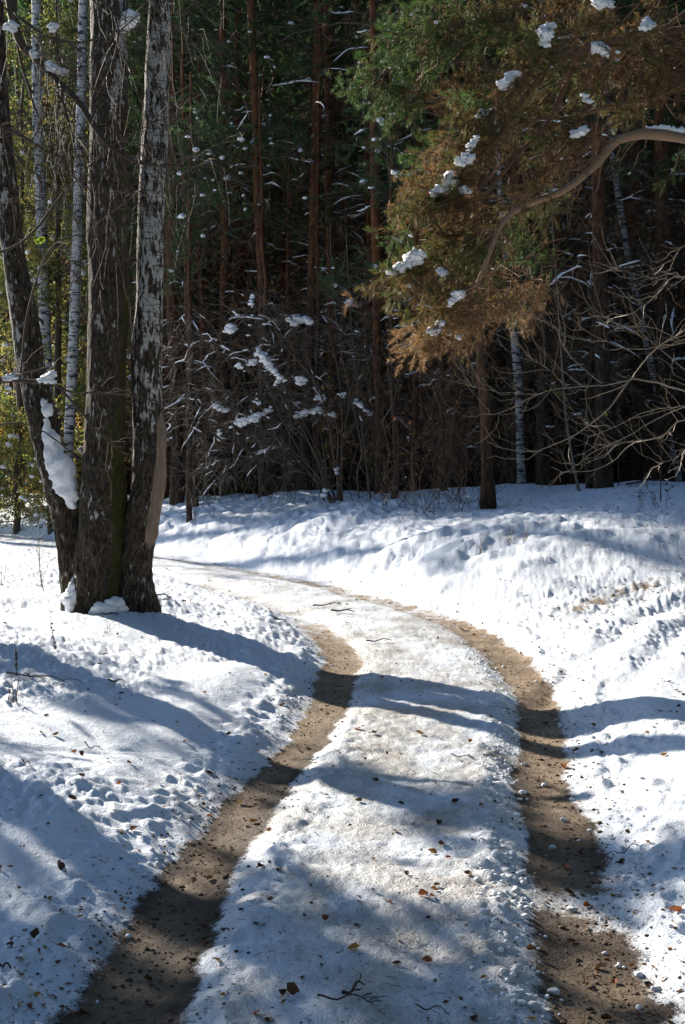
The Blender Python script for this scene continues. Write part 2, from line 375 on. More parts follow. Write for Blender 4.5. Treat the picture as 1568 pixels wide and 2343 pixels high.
def m_wood(name, c1, c2, rough=.75, spec=.3):
    k = NT(name); n = k.noise(k.coord(), 25, 3, .6); k.col(k.mix(n, c1, c2), rough, spec); return k.m
def m_leaf(name, stops, tr=.4, rough=.5, spec=.4, boost=1.6):
    k = NT(name); c = k.ramp(k.attr('tone'), stops); k.col(c, rough, spec)
    g = k.n('ShaderNodeMix', data_type='RGBA', blend_type='MULTIPLY'); k.set(g.inputs[0], 1.); k.set(g.inputs[6], c); k.set(g.inputs[7], (boost, boost, boost * .8))
    k.translucent(g.outputs[2], tr); return k.m
M_GROUND, M_SNOW, M_BIRCH, M_YBIRCH = m_ground(), m_snow(), m_birch(), m_young_birch()
M_PINE = m_pine('pine_bark', (.078, .054, .038), (.20, .085, .038), 3.5, 9.0)
M_PINER = m_pine('red_pine_bark', (.095, .052, .034), (.21, .088, .042), 1.5, 7.0)
M_TWIG = m_wood('dark_twig', (.042, .030, .021), (.115, .082, .056))
M_TAN = m_wood('tan_twig', (.16, .11, .065), (.34, .25, .16), .45, .5)
M_GREY = m_wood('grey_twig', (.08, .064, .05), (.185, .15, .115), .6, .35)
M_BROWN = m_wood('brown_twig', (.045, .028, .018), (.12, .072, .042), .65, .3)
M_LIMB = m_wood('pine_limb_bark', (.12, .068, .038), (.25, .15, .085), .8, .2)
M_BOUGH = m_wood('smooth_bough_bark', (.17, .105, .062), (.36, .235, .145), .75, .25)
M_DARKPINE = m_pine('young_pine_bark', (.075, .046, .030), (.15, .085, .048), .8, 3.5)
M_NEEDLE = m_leaf('pine_needles', [(0, (.022, .054, .022)), (.25, (.052, .105, .034)), (.45, (.085, .105, .032)), (.62, (.105, .075, .034)), (.8, (.175, .098, .052)), (1, (.27, .165, .09))], .45)
M_GOLD = m_leaf('autumn_leaves', [(0, (.045, .07, .022)), (.4, (.13, .15, .045)), (.7, (.22, .20, .06)), (1, (.29, .16, .05))], .6)
M_FRESH = m_leaf('green_leaves', [(0, (.05, .10, .02)), (.5, (.14, .20, .02)), (1, (.30, .25, .02))], .5)
M_LITTER = m_leaf('fallen_leaf', [(0, (.035, .018, .010)), (.35, (.11, .055, .022)), (.6, (.22, .10, .03)), (.8, (.30, .09, .03)), (1, (.36, .23, .05))], .25, .6, .35, 1.2)

# ------------------------------------------------------------------ ground, track and ruts: one terrain, three surfaces
def build_ground():
    fa = math.radians(18.6)
    side = fa + (math.pi - fa) * (np.linspace(0, 1, 46)[1:] ** 1.6)
    th = np.concatenate([-side[::-1][1:], np.linspace(-fa, fa, 640), side[:-1], [math.pi]])
    r = np.concatenate([[.4, .9, 1.5, 2.1, 2.7], np.exp(np.arange(math.log(3.1), math.log(9), .0036)), np.exp(np.arange(math.log(9.04), math.log(48), .0062)),
                        np.geomspace(50, 420, 22)])
    T, RR = np.meshgrid(th, r); X = RR * np.sin(T); Y = RR * np.cos(T)
    Z = np.empty_like(X)
    Z = height(X, Y); far = sm(RR, 48, 80)
    Z = Z * (1 - far) + far * 1.2
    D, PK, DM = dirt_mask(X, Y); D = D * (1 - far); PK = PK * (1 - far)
    nr, nc = X.shape; V = np.stack([X, Y, Z], -1).reshape(-1, 3)
    i, j = np.meshgrid(np.arange(nr - 1), np.arange(nc), indexing='ij'); j2 = (j + 1) % nc
    Q = np.stack([i * nc + j, i * nc + j2, (i + 1) * nc + j2, (i + 1) * nc + j], -1).reshape(-1, 4)[:, ::-1]
    s, l = road_coords(X, Y); s = s.ravel()
    sq = s[Q].mean(1); yq = V[Q, 1].mean(1); xq = V[Q, 0].mean(1); near = np.hypot(xq, yq) < 48
    rut_l = near & (np.abs(sq + .79) < .30); rut_r = near & (np.abs(sq - .79) < .30)
    rd = near & (np.abs(sq) < 1.09) & ~rut_l & ~rut_r
    N = np.zeros_like(V)   # shared normals, so the cuts between the surfaces do not show
    e1 = V[Q[:, 1]] - V[Q[:, 0]]; e2 = V[Q[:, 2]] - V[Q[:, 0]]; e3 = V[Q[:, 3]] - V[Q[:, 0]]
    fn = np.cross(e1, e2) + np.cross(e2, e3)
    for c in range(4): np.add.at(N, Q[:, c], fn)
    N = norm(N)
    out = []
    cap = None
    for name, sel in (('ground', ~(rut_l | rut_r | rd)), ('road', rd), ('rut', rut_l), ('rut', rut_r)):
        q = Q[sel]; ids, inv = np.unique(q, return_inverse=True); g = Geo(); g.add(V[ids], inv.reshape(-1, 4))
        me = g.mesh(name, M_GROUND, attrs={'dirt': D.ravel()[ids], 'pack': PK.ravel()[ids], 'dark_soil': DM.ravel()[ids]})
        me.normals_split_custom_set_from_vertices(N[ids].astype(np.float32).tolist())
        o = bpy.data.objects.new(name, me); COL.objects.link(o); out.append(o)
        if name != 'rut': o['kind'] = 'structure'
    for o in out[2:]: o.parent = out[1]
    out[2]['label'] = 'brown soil wheel rut on the left of the track'; out[3]['label'] = 'brown soil wheel rut on the right of the track'
build_ground()

# ------------------------------------------------------------------ birches on the left
def stem(g, pts, Y, sides=44, rings=200, z_base=None, flare=.35, rough=1., lobes=4, seed=0, tone=None, moss=None, wood=None, fissure=.03):
    """a tree stem from picture-traced centres and widths at its own distance; real round section with bark relief"""
    p = np.array([[*P(a, b, Y), px2m(c, Y) / 2] for a, b, c in pts]); 
    sp = spline(p, rings); C = sp[:, :3]; rad = np.maximum(sp[:, 3], .01)
    if z_base is not None:
        C[0, 2] = min(C[0, 2], z_base - .12)
    T = norm(np.gradient(C, axis=0)); u = norm(np.cross(T, np.array([0, 1., 0]))); v = np.cross(T, u)
    an = np.arange(sides) * 2 * np.pi / sides
    hz = (C[:, 2] - (z_base if z_base is not None else C[0, 2]))[:, None]
    ca, sa = np.cos(an)[None], np.sin(an)[None]
    wx = C[:, 0:1] + rad[:, None] * ca; wy = rad[:, None] * sa; wz = C[:, 2:3] + 0 * ca
    n1 = perlin(wx * 9 + seed, wy * 9, wz * 2.2); n2 = perlin(wx * 22 + seed, wy * 22, wz * 4.5); n3 = perlin(wx * 3 + seed, wy * 3, wz * 1.1)
    low = np.clip(1 - hz / 3.2, .25, 1)
    dsp = rough * ((1 - 2.4 * np.abs(n1)) * fissure * 1.0 * low + (1 - 2 * np.abs(n2)) * fissure * .55 * low + n3 * .034)
    fl = flare * np.exp(-np.maximum(hz, 0) / .22) * (.55 + .6 * np.cos(lobes * an + seed)[None] + .5 * n3)
    rr = rad[:, None] * (1 + fl) + dsp * np.minimum(1, rad[:, None] / .12)
    V = C[:, None] + rr[..., None] * (ca[..., None] * u[:, None] + sa[..., None] * v[:, None])
    i, j = np.meshgrid(np.arange(rings - 1), np.arange(sides), indexing='ij'); j2 = (j + 1) % sides
    Q = np.stack([i * sides + j, i * sides + j2, (i + 1) * sides + j2, (i + 1) * sides + j], -1).reshape(-1, 4)
    wxn = (V[..., 0] - C[:, None, 0]) / rad[:, None]; wyn = (V[..., 1] - C[:, None, 1]) / rad[:, None]
    zz = V[..., 2] - (z_base or 0)
    f = lambda fn: np.zeros(V.shape[:2]) if fn is None else np.broadcast_to(fn(wxn, wyn, zz), V.shape[:2])
    g.add(V.reshape(-1, 3), Q, a=f(tone).ravel())
    return C, rad, {'moss': f(moss).ravel(), 'wood': f(wood).ravel()}
def bare_crown(rt, C, rad, z_lo, n, Lm, mat, leafy=0, sub=30, name='branch', upto=1., tw=.007):
    """limbs and drooping twigs on the upper stem"""
    zi = np.nonzero(C[:, 2] > z_lo)[0]; zi = zi[: max(2, int(len(zi) * upto))]
    k = R.choice(zi, n); base = C[k]; az = U(0, 2 * np.pi, n); d = np.stack([np.cos(az), np.sin(az), U(.35, 1.1, n)], 1)
    L = U(.6, 1.3, n) * Lm; Pn = lines(base, d, L, 7, .25, .05)
    rr = np.minimum(rad[k] * .45, .045)[:, None] * np.linspace(1, .25, 7)[None]
    g = Geo(); g.add(*tubes(Pn, rr, 5))
    b, t, i, _ = along(Pn, n * sub // 2, .2); q = lines(b, side_dirs(t, .7), U(.35, .95, len(b)), 5, .35, .06); g.add(*tubes(q, np.full((len(b), 5), tw) * np.linspace(1, .5, 5), 3))
    b2, t2, _, _ = along(q, n * sub, .2); q2 = lines(b2, side_dirs(t2, .6), U(.25, .8, len(b2)), 4, .7, .06); g.add(*tubes(q2, np.full((len(b2), 4), tw * .55) * np.linspace(1, .6, 4), 3))
    part(g, 'branchwork', mat, rt, 'stuff')
    if leafy:
        gl = Geo(); b3, _, _, _ = along(q2, leafy, .1); leaves(gl, b3 + R.normal(size=b3.shape) * .03, .032, U(.3, .9, leafy)); part(gl, 'foliage', M_GOLD, rt, 'stuff', smooth=False)

b0 = gp(228, 1402); BY = b0[1]
rt = root('birch_tree', 'thick dark birch trunk with moss down its side, middle of the close trio', 'birch tree', b0)
g = Geo()
C, rad, at = stem(g, [(226, 1412, 112), (228, 1300, 104), (235, 1150, 100), (240, 1000, 93), (244, 800, 88), (248, 600, 86), (249, 400, 85), (248, 200, 84), (247, 0, 82), (250, -700, 62), (256, -1700, 26)],
                  BY, 56, 330, b0[2], .30, 1., 5, 1.2,
                  tone=lambda x, y, z: np.clip(1.16 - .062 * z + .10 * sm(-x, .1, .8) + .1 * sm(x, .3, .8) - .38 * sm(perlin(x * .9, z * 1.3, y + 20.), .12, .5), .4, 1.2), moss=lambda x, y, z: .92 * sm(x + .55 * perlin(x * 1.6, z * 1.1, y + 3.) + .35 * perlin(x * 4, z * 3.2, y * 3 + 9.), -.05, 1.0) * (1 - .6 * sm(z, 3.2, 6.2)) * sm(-y, -.9, -.1) + .30 * sm(z, .6, .0), wood=None)
part(g, 'trunk', M_BIRCH, rt, attrs=at)
bare_crown(rt, C, rad, 7.4, 16, 2.2, M_TWIG, 500)
g = Geo(); mb = gp(240, 1415)
blobs(g, [P(238, 1392, BY - .30), P(262, 1378, BY - .26), P(272, 1395, BY - .2), P(222, 1402, BY - .3)], [.10, .08, .10, .07], .7, .4, 3)
part(g, 'snow_clump', M_SNOW, rt)
g = Geo(); blobs(g, [P(172, 1350, BY - .05), P(168, 1375, BY - .08), P(182, 1318, BY - .12)], [.09, .12, .05], 1.1, .4, 3); part(g, 'snow_clump', M_SNOW, rt)
g = Geo(); q = np.array([P(x, y, BY - .1) for x, y in ((270, 75), (283, 62), (297, 48), (306, 38))])[None]
blobs(g, [P(300, 40, BY - .1), P(291, 52, BY - .1), P(281, 66, BY - .1)], [.085, .075, .05], .9, .3, 3); part(g, 'snow_clump', M_SNOW, rt)

b1 = gp(312, 1380)
rt = root('birch_tree', 'pale barked birch with a raw wood scar low down, right of the close trio', 'birch tree', b1)
g = Geo()
C, rad, at = stem(g, [(308, 1388, 78), (311, 1300, 66), (325, 1200, 70), (337, 1100, 72), (343, 1000, 72), (339, 900, 66), (335, 800, 62), (338, 700, 60), (345, 500, 57), (355, 300, 55), (361, 150, 51), (366, 0, 48), (374, -800, 36), (384, -1600, 14)],
                  BY + .06, 48, 330, b1[2], .45, 1., 3, 4.1,
                  tone=lambda x, y, z: .98 - .46 * sm(z, .8, 3.2) + .06 * sm(-x, -.2, .9) + .2 * sm(z, 5.6, 7.) , moss=lambda x, y, z: .30 * sm(z, 1.0, 0) + .22 * sm(x, .2, .9) * sm(z, 2.3, 2.6) * sm(z, 3.2, 2.9),
                  wood=lambda x, y, z: sm(x, .2, .5) * sm(-y, -.35, .1) * sm(z, .5, .8) * sm(z, 2.15, 1.8) * (1 - .95 * np.exp(-((x - .28 - .12 * z) / .10) ** 2)))
part(g, 'trunk', M_BIRCH, rt, attrs=at)
bare_crown(rt, C, rad, 7.6, 14, 1.9, M_TWIG, 450)

b2 = gp(172, 1345)
rt = root('birch_tree', 'leaning birch trunk with thick snow packed in its bend, left of the close trio', 'birch tree', b2)
g = Geo(); LY = b0[1] + .18
C, rad, at = stem(g, [(176, 1352, 56), (168, 1270, 54), (158, 1190, 60), (138, 1110, 64), (112, 1020, 62), (92, 930, 60), (72, 830, 56), (54, 730, 54), (38, 620, 52), (24, 510, 50), (12, 400, 47), (-4, 200, 44), (-14, 0, 42), (-60, -800, 28), (-100, -1500, 12)],
                  LY, 44, 330, b2[2], .2, 1., 4, 7.7, tone=lambda x, y, z: 1. - .34 * sm(z, 1.2, 2.8) * sm(-x, -.4, .5) - .1 * sm(z, 3.5, 5), moss=lambda x, y, z: .25 * sm(z, 1.6, .3) + .15 * sm(x, 0, .8))
part(g, 'trunk', M_BIRCH, rt, attrs=at)
bare_crown(rt, C, rad, 7.2, 14, 1.9, M_TWIG, 350)
g = Geo()
sp_ = spline([(*P(103, 958, LY - .16), .03), (*P(112, 985, LY - .16), .06), (*P(122, 1025, LY - .17), .095), (*P(136, 1065, LY - .18), .135), (*P(154, 1105, LY - .18), .125), (*P(163, 1140, LY - .16), .085), (*P(168, 1162, LY - .12), .03)], 40)
n_ = 28; an = np.arange(n_) * 2 * np.pi / n_; Cc = sp_[:, :3]; T_ = norm(np.gradient(Cc, axis=0)); u_ = norm(np.cross(T_, np.array([0, 1., 0]))); v_ = np.cross(T_, u_)
rr = sp_[:, 3][:, None] * (1 + .0 * an[None]); V = Cc[:, None] + rr[..., None] * (np.cos(an)[None, :, None] * u_[:, None] + .75 * np.sin(an)[None, :, None] * v_[:, None])
nz = perlin(V[..., 0] * 8, V[..., 1] * 8, V[..., 2] * 8) * .05 + perlin(V[..., 0] * 21, V[..., 1] * 21, V[..., 2] * 21) * .026
V = V + norm(V - Cc[:, None]) * (nz * np.minimum(1, rr / .05))[..., None]
i, j = np.meshgrid(np.arange(39), np.arange(n_), indexing='ij'); j2 = (j + 1) % n_
g.add(V.reshape(-1, 3), np.stack([i * n_ + j, i * n_ + j2, (i + 1) * n_ + j2, (i + 1) * n_ + j], -1).reshape(-1, 4)); part(g, 'snow_clump', M_SNOW, rt)
g = Geo(); blobs(g, [P(108, 938, LY - .17), P(100, 922, LY - .17)], [.05, .035], 1.2, .4, 3); part(g, 'snow_clump', M_SNOW, rt)

# slim birches further back
def slim_birch(pts, Y, label, group=None, leafy=0):
    gr = np.array([*P(pts[0][0], pts[0][1], Y)]); gr[2] = gz(gr[0], gr[1])
    rt = root('birch_tree', label, 'birch tree', gr, group); g = Geo()
    C, rad, at = stem(g, pts, Y, 14, 90, gr[2], .2, .25, 4, Y, fissure=.01)
    part(g, 'trunk', M_YBIRCH, rt, attrs=at); bare_crown(rt, C, rad, 4.5, 22, 1.3, M_TWIG, leafy, 26, tw=.006)
    return rt
slim_birch([(122, 1150, 26), (114, 1000, 26), (107, 850, 26), (98, 600, 25), (92, 400, 25), (87, 290, 24), (84, 40, 22), (80, -500, 14), (78, -900, 6)], 33.5, 'slim white birch seen between the leaning birch and the thick mossy birch', None, 900)
slim_birch([(150, 1150, 24), (158, 1000, 24), (168, 800, 24), (176, 568, 24), (181, 405, 23), (189, 108, 21), (194, -300, 15), (196, -800, 6)], 32.5, 'slim white birch showing just left of the thick mossy birch', None, 900)
slim_birch([(1192, 1112, 23), (1188, 980, 21), (1186, 880, 21), (1176, 760, 18), (1168, 700, 16), (1150, 500, 13), (1130, 200, 8)], 26.5, 'slim white birch at the wood edge right of the brown pine trunk')
slim_birch([(1556, 1095, 14), (1500, 880, 15), (1470, 740, 15), (1440, 600, 15), (1420, 480, 15), (1404, 375, 13), (1396, 300, 10), (1380, 100, 6)], 28.0, 'leaning birch stem among snowy dead branches under the curved pine limb')

# ------------------------------------------------------------------ pines of the wood
def make_pine(name, label, h, r0, cb, seed, bark, nlimb=26, dead=30, tuft=60, K=16, tone=.22, limbL=2.2, snow=.28, ln=.10, lean=0., wd_=.012):
    global R
    R = np.random.default_rng(seed)
    rt = root(name, label, 'pine tree', (0, 0, 0))
    k = 14; zz = np.linspace(-.25, h, k); bx = np.cumsum(R.normal(size=k)) * .035 + lean * zz; by = np.cumsum(R.normal(size=k)) * .035
    bx -= bx[0]; by -= by[0]; C = np.stack([bx, by, zz], 1); rr = r0 * (1 - .85 * (zz / h).clip(0) ** 1.2) * (1 + .35 * np.exp(-zz.clip(0) / .25))
    g = Geo(); g.add(*tubes(spline(C, 30)[None], spline(rr[:, None], 30)[:, 0][None], 10)); part(g, 'trunk', bark, rt, local=True)
    at = lambda z: np.stack([np.interp(z, zz, bx), np.interp(z, zz, by), z], 1)
    g = Geo(); n = dead; z = U(.9, cb + 1.8, n); az = U(0, 2 * np.pi, n); d = np.stack([np.cos(az), np.sin(az), U(-.35, .45, n)], 1)
    L = U(.4, 1.7, n); Pd = lines(at(z), d, L, 6, .18, .05); g.add(*tubes(Pd, (U(.008, .018, n))[:, None] * np.linspace(1, .4, 6), 4))
    b, t, _, _ = along(Pd, n * 5, .2); q = lines(b, side_dirs(t, .8), U(.15, .6, len(b)), 4, .15, .08); g.add(*tubes(q, np.full((len(b), 4), .0045), 3)); q0 = q
    n2 = nlimb; z2 = np.sort(U(cb, h * .97, n2)); az = U(0, 2 * np.pi, n2); up = (z2 - cb) / (h - cb)
    d = np.stack([np.cos(az), np.sin(az), .15 + .7 * up], 1); L2 = limbL * (1.05 - .75 * up) * U(.7, 1.2, n2)
    Pl = lines(at(z2), d, L2, 7, .18, .04); g.add(*tubes(Pl, (.028 * (1.1 - .6 * up))[:, None] * np.linspace(1, .3, 7), 5))
    b, t, i, _ = along(Pl, n2 * 7, .3); q = lines(b, side_dirs(t, .75), U(.25, .7, len(b)) * limbL * .5, 4, .1, .06); g.add(*tubes(q, np.full((len(b), 4), .007), 3))
    part(g, 'branchwork', M_TWIG, rt, 'stuff', local=True)
    gd = Geo(); b, t, _, _ = along(q0, 420, .3); needles(gd, b, t, 12, .08, .011, U(.62, 1., 420)); part(gd, 'dead_needles', M_NEEDLE, rt, 'stuff', smooth=False, local=True)
    gn = Geo(); b, t, i, w_ = along(q, n2 * tuft, .25); clump = perlin(b[:, 0] * .9 + seed, b[:, 1] * .9, b[:, 2] * .9)
    needles(gn, b, t + [0, 0, .35], K, ln, wd_, np.clip(tone + .22 * clump + U(-.05, .08, len(b)), 0, 1)); part(gn, 'crown', M_NEEDLE, rt, 'stuff', smooth=False, local=True)
    gs = Geo(); m = int(dead * snow)
    if m:
        i = R.integers(0, n, m); a = U(0, .4, m); snow_strips(gs, sub_lines(Pd, i, a, a + U(.3, .6, m)), .008, U(.010, .026, m), 5)
    m2 = int(n2 * snow * 1.3)
    if m2:
        b, _, _, _ = along(q, m2, .3); blobs(gs, b + [0, 0, .03], U(.025, .075, m2), .5, .6, 1)
    part(gs, 'snow_cover', M_SNOW, rt, 'stuff', local=True)
    return rt
PV = [make_pine('pine_tree', '', 22, .135, 8.2, 21, M_PINE, 40, 86), make_pine('pine_tree', '', 23.5, .155, 9.5, 22, M_PINE, 42, 96),
      make_pine('pine_tree', '', 18.0, .09, 7.6, 23, M_PINER, 30, 76), make_pine('pine_tree', '', 22.0, .12, 9.8, 24, M_PINER, 36, 96),
      make_pine('pine_tree', '', 21.0, .155, 7.2, 25, M_PINE, 46, 90, tone=.2), make_pine('pine_tree', '', 16.0, .075, 6.2, 26, M_PINE, 34, 80, limbL=1.5),
      make_pine('pine_tree', '', 15.0, .16, 3.8, 27, M_PINE, 46, 20, tuft=95, limbL=2.4, wd_=.024),
      make_pine('pine_tree', '', 15.0, .15, 4.2, 28, M_PINE, 40, 20, tuft=85, limbL=1.25, wd_=.024)]
R = np.random.default_rng(77)
_used = set()
def put_pine(v, loc, rz=None, sc=1., label=None, group=None):
    rz = U(0, 6.28) if rz is None else rz; til = (R.normal() * .018, R.normal() * .018, rz)
    if v not in _used:
        _used.add(v); r = PV[v]; r.location = tuple(map(float, loc)); r.rotation_euler = til; r.scale = (sc, sc, sc); r['label'] = label
        if group: r['group'] = group
        return r
    c = copy_thing(PV[v], loc, rz, sc, label, group); c.rotation_euler = til; return c
def at_px(px, Y):
    x = (px - CX) / F * Y; return np.array([x, Y, gz(x, Y) - .02])
for x, y, sc, lab in [(-5.2, 32.6, .7, 'dense low green pine showing right beside the pale birch'), (-6.7, 34.8, .75, 'dense green pine seen between the thick birch and the pale birch'), (-3.5, 33.6, .72, 'dense green pine left behind the snow laden bush'), (-2.7, 35.2, .8, 'dense green pine straight behind the bush, deeper in'), (-5.6, 36.6, .8, 'dense green pine behind the low one beside the pale birch')]:
    put_pine(7, (x, y, gz(x, y) - .05), None, sc, lab)
# the front row, each placed where it stands in the photograph
FRONT = [(872, 28.2, 1, 'stout red pine trunk above the snow laden bush, thickest in the middle', 3),
         (606, 29.5, 1, 'straight brown pine behind the left part of the snow laden bush', 0),
         (696, 30.5, 1, 'dark grey pine directly behind the middle of the snow laden bush', 1),
         (663, 33.0, .8, 'thin red pine left of the dark grey pine behind the bush', 2),
         (722, 33.5, .8, 'thin red pine right of the dark grey pine behind the bush', 2),
         (765, 31.0, .9, 'reddish pine just left of the two pale saplings', 3),
         (520, 31.5, .95, 'dark pine standing between the pale birch and the straight brown pine', 0),
         (447, 29.8, 1, 'dark pine trunk second from the pale birch at the wood edge', 5),
         (405, 31.0, 1, 'pine trunk closest to the right side of the pale birch', 4),
         (475, 32.5, .9, 'thin pine trunk third from the pale birch at the wood edge', 2),
         (1382, 24.0, 1, 'pair-rooted dark pine under the left end of the bare sunlit twigs', 1),
         (1352, 24.6, .9, 'slim pine hard against the pair-rooted dark pine', 5),
         (1510, 27.0, 1.1, 'broad dark pine near the picture edge above the bare sunlit twigs', 4),
         (1245, 26.3, 1, 'dark pine right of the slim white birch at the wood edge', 0),
         (1278, 27.4, .9, 'dark pine behind the leaning pale sapling', 3),
         (1018, 27.0, .9, 'dark pine hidden by the brown thicket left of the brown pine trunk', 5),
         (945, 28.0, .9, 'thin pine behind the brown thicket', 2)]
placed = []
for px, Y, sc, lab, v in FRONT:
    p = at_px(px, Y); placed.append(p[:2]); put_pine(v, p, None, sc, lab)
uu = lambda x, y: .749 * x + .663 * y       # across the sunbeams
tries = 0; cnt = 0
while cnt < 135 and tries < 20000:
    tries += 1
    Y = 22 + 29 * U(0, 1) ** .8; x = U(-.29, .34) * Y
    if x < -4.3:
        if uu(x, Y) < 17.3 + .28 * max(0, Y - 33): continue
    elif Y < edge_y(x) + 1.1: continue
    if min(np.hypot(a - x, b - Y) for a, b in placed) < (1.05 if Y < 40 else 1.35): continue
    placed.append((x, Y)); cnt += 1
    q_ = CX + x / Y * F; v = int(R.integers(0, 6)); kind = ['dark', 'stout dark', 'thin red', 'tall red', 'stout bushy', 'slender dark'][v]
    gl = 'left of the thick mossy birch' if q_ < 230 else 'between the birches and the snow laden bush' if q_ < 480 else 'behind the snow laden bush' if q_ < 830 else 'behind the brown thicket' if q_ < 1090 else 'behind the lone brown pine' if q_ < 1240 else 'behind the bare sunlit twigs'
    gl = ('near row ' if Y < 33 else 'mid row ' if Y < 41 else 'far back ') + gl
    put_pine(v, (x, Y, gz(x, Y) - .03), None, U(.85, 1.12), kind + ' pine, ' + gl, kind + ' pines ' + gl)

# wood seen only as a dark mass behind
def woods(spots, leaf_n, size, hi=True):
    g = Geo(); gt = Geo()
    for x, y in spots:
        z0 = gz(x, y) if math.hypot(x, y) < 48 else 1.1; h = U(24, 32) if hi else U(13, 20)
        gt.add(*tubes(np.array([[[x, y, z0 - .2], [x, y, z0 + h * .6], [x, y, z0 + h]]]), np.array([[.15, .1, .03]]), 5))
        hh = U(.01, 1, leaf_n) ** .9; rad_ = (3.6 if hi else 2.7) * (1.08 - hh) * U(.1, 1, leaf_n) ** .5; az = U(0, 6.28, leaf_n)
        leaves(g, np.stack([x + rad_ * np.cos(az), y + rad_ * np.sin(az), z0 + h * hh], 1), size, np.full(leaf_n, U(.05, .35)))
    return g, gt
sp1 = []
for a, dd in zip(U(-.62, .6, 330), U(51, 90, 330)):
    x, y = dd * math.sin(a), dd * math.cos(a)
    if x < -14 and uu(x, y) < 27: continue
    sp1.append((x, y))
g, gt = woods(sp1, 640, .62)
solo(g, 'woods', M_NEEDLE, (0, 60, 0), 'stuff', False); solo(gt, 'woods', M_PINE, (0, 60, 0), 'stuff')
# more wood behind the camera and at right, unseen, added to block sky light
sp2 = []
while len(sp2) < 150:
    a, dd = U(.42, 4.6), U(7.5, 32); x, y = dd * math.sin(a), dd * math.cos(a)
    if abs(x) < 3.6 or abs(x) < .32 * y + 3.8: continue
    sp2.append((x, y))
g, gt = woods(sp2, 200, .46, False)
solo(g, 'woods', M_NEEDLE, (0, -15, 0), 'stuff', False); solo(gt, 'woods', M_PINE, (0, -15, 0), 'stuff')

# pines outside the picture on the sun's side: their crowns dapple the near snow
OFF = []
for ua, la, v, sc in [(4.8, 17, 7, .62), (4.7, 24, 7, .8), (3.0, 11.5, 7, 1.), (2.9, 18, 7, 1.), (1.7, 11.5, 6, 1.), (2.1, 16, 6, 1.), (1.6, 21, 6, 1.), (2.0, 26, 6, 1.), (.2, 14, 6, 1.), (-.2, 19, 6, .95), (-1.4, 12, 6, 1.), (-1.8, 17, 6, 1.), (0, 25, 6, 1.), (-3.2, 15, 6, 1.)]:
    x, y = ua * .749 - la * .663, ua * .663 + la * .749
    OFF.append((x, y, v, sc))
for ua, va in [(14.4, 45), (15.2, 47.5), (16.0, 44.5)]: OFF.append((ua * .749 - va * .663, ua * .663 + va * .749, 1, 1.36))
for x, y, v, sc in OFF:
    put_pine(v, (x, y, gz(x, y) - .03), None, sc, 'pine outside the picture on its sunny side, dappling the near snow', 'pines on the sunny side of the track')

# ------------------------------------------------------------------ autumn trees glowing at the far left
def make_autumn(label, h, seed, tone, n=26, leaf=5200, low=.12):
    global R
    R = np.random.default_rng(seed); rt = root('autumn_tree', label, 'tree', (0, 0, 0))
    C = np.stack([np.cumsum(R.normal(size=12)) * .05, np.cumsum(R.normal(size=12)) * .05, np.linspace(-.2, h, 12)], 1)
    g = Geo(); g.add(*tubes(C[None], np.linspace(.11, .02, 12)[None], 7)); part(g, 'trunk', M_TWIG, rt, local=True)
    z = U(low * h, h * .95, n); az = U(0, 6.28, n); d = np.stack([np.cos(az), np.sin(az), U(.2, .9, n)], 1)
    b = np.stack([np.interp(z, C[:, 2], C[:, 0]), np.interp(z, C[:, 2], C[:, 1]), z], 1); Pl = lines(b, d, (1.9 - 1.1 * z / h) * U(.7, 1.2, n), 6, .15, .06)
    g = Geo(); g.add(*tubes(Pl, np.full((n, 6), .02) * np.linspace(1, .3, 6), 4)); b, t, _, _ = along(Pl, n * 9, .15); q = lines(b, side_dirs(t, .8), U(.3, .8, len(b)), 4, .3, .08); g.add(*tubes(q, np.full((len(b), 4), .005), 3)); part(g, 'branchwork', M_TWIG, rt, 'stuff', local=True)
    gl = Geo(); b, _, _, _ = along(q, leaf, .05); cl = perlin(b[:, 0] * .8 + seed, b[:, 1] * .8, b[:, 2] * .8); leaves(gl, b + R.normal(size=b.shape) * .07, .05, np.clip(tone + .5 * cl, 0, 1)); part(gl, 'crown', M_GOLD, rt, 'stuff', smooth=False, local=True)
    gs = Geo(); b, _, _, _ = along(q, 26, .1); blobs(gs, b, U(.04, .13, 26), .7, .4, 1); part(gs, 'snow_cover', M_SNOW, rt, 'stuff', local=True)
    return rt
AT = [make_autumn('', 11.5, 31, .5, 34, 11000), make_autumn('', 8., 32, .66, 28, 8000), make_autumn('', 3.2, 33, .6, 30, 5200, .04), make_autumn('', 14, 34, .45, 40, 13000)]
R = np.random.default_rng(88)
AUT = [(-8.9, 35.5, 0, 1.15, 'yellowish tree glowing at the left edge behind the leaning birch'), (-7.6, 34.0, 3, 1.1, 'tall olive green tree between the leaning birch and slim birches'), (-6.6, 35.8, 1, 1.35, 'golden tree behind the two slim white birches'),
       (-9.9, 38.5, 3, 1.25, 'tall green gold tree at the left edge, furthest back'), (-8.6, 33.8, 2, 1, 'low orange yellow bush by the far end of the track'), (-9.6, 35.0, 2, .8, 'smallest yellow bush at the left edge beyond the track'),
       (-7.4, 32.4, 2, .75, 'low leafy bush on the snowy bank behind the leaning birch'), (-5.6, 34.5, 0, .95, 'leafy tree seen between the mossy birch and the pale birch')]
seen = set()
for x, y, v, sc, lab in AUT:
    p = (x, y, gz(x, y) - .05)
    if v in seen: copy_thing(AT[v], p, U(0, 6), sc, lab)
    else:
        seen.add(v); o = AT[v]; o.location = p; o.scale = (sc,) * 3; o['label'] = lab

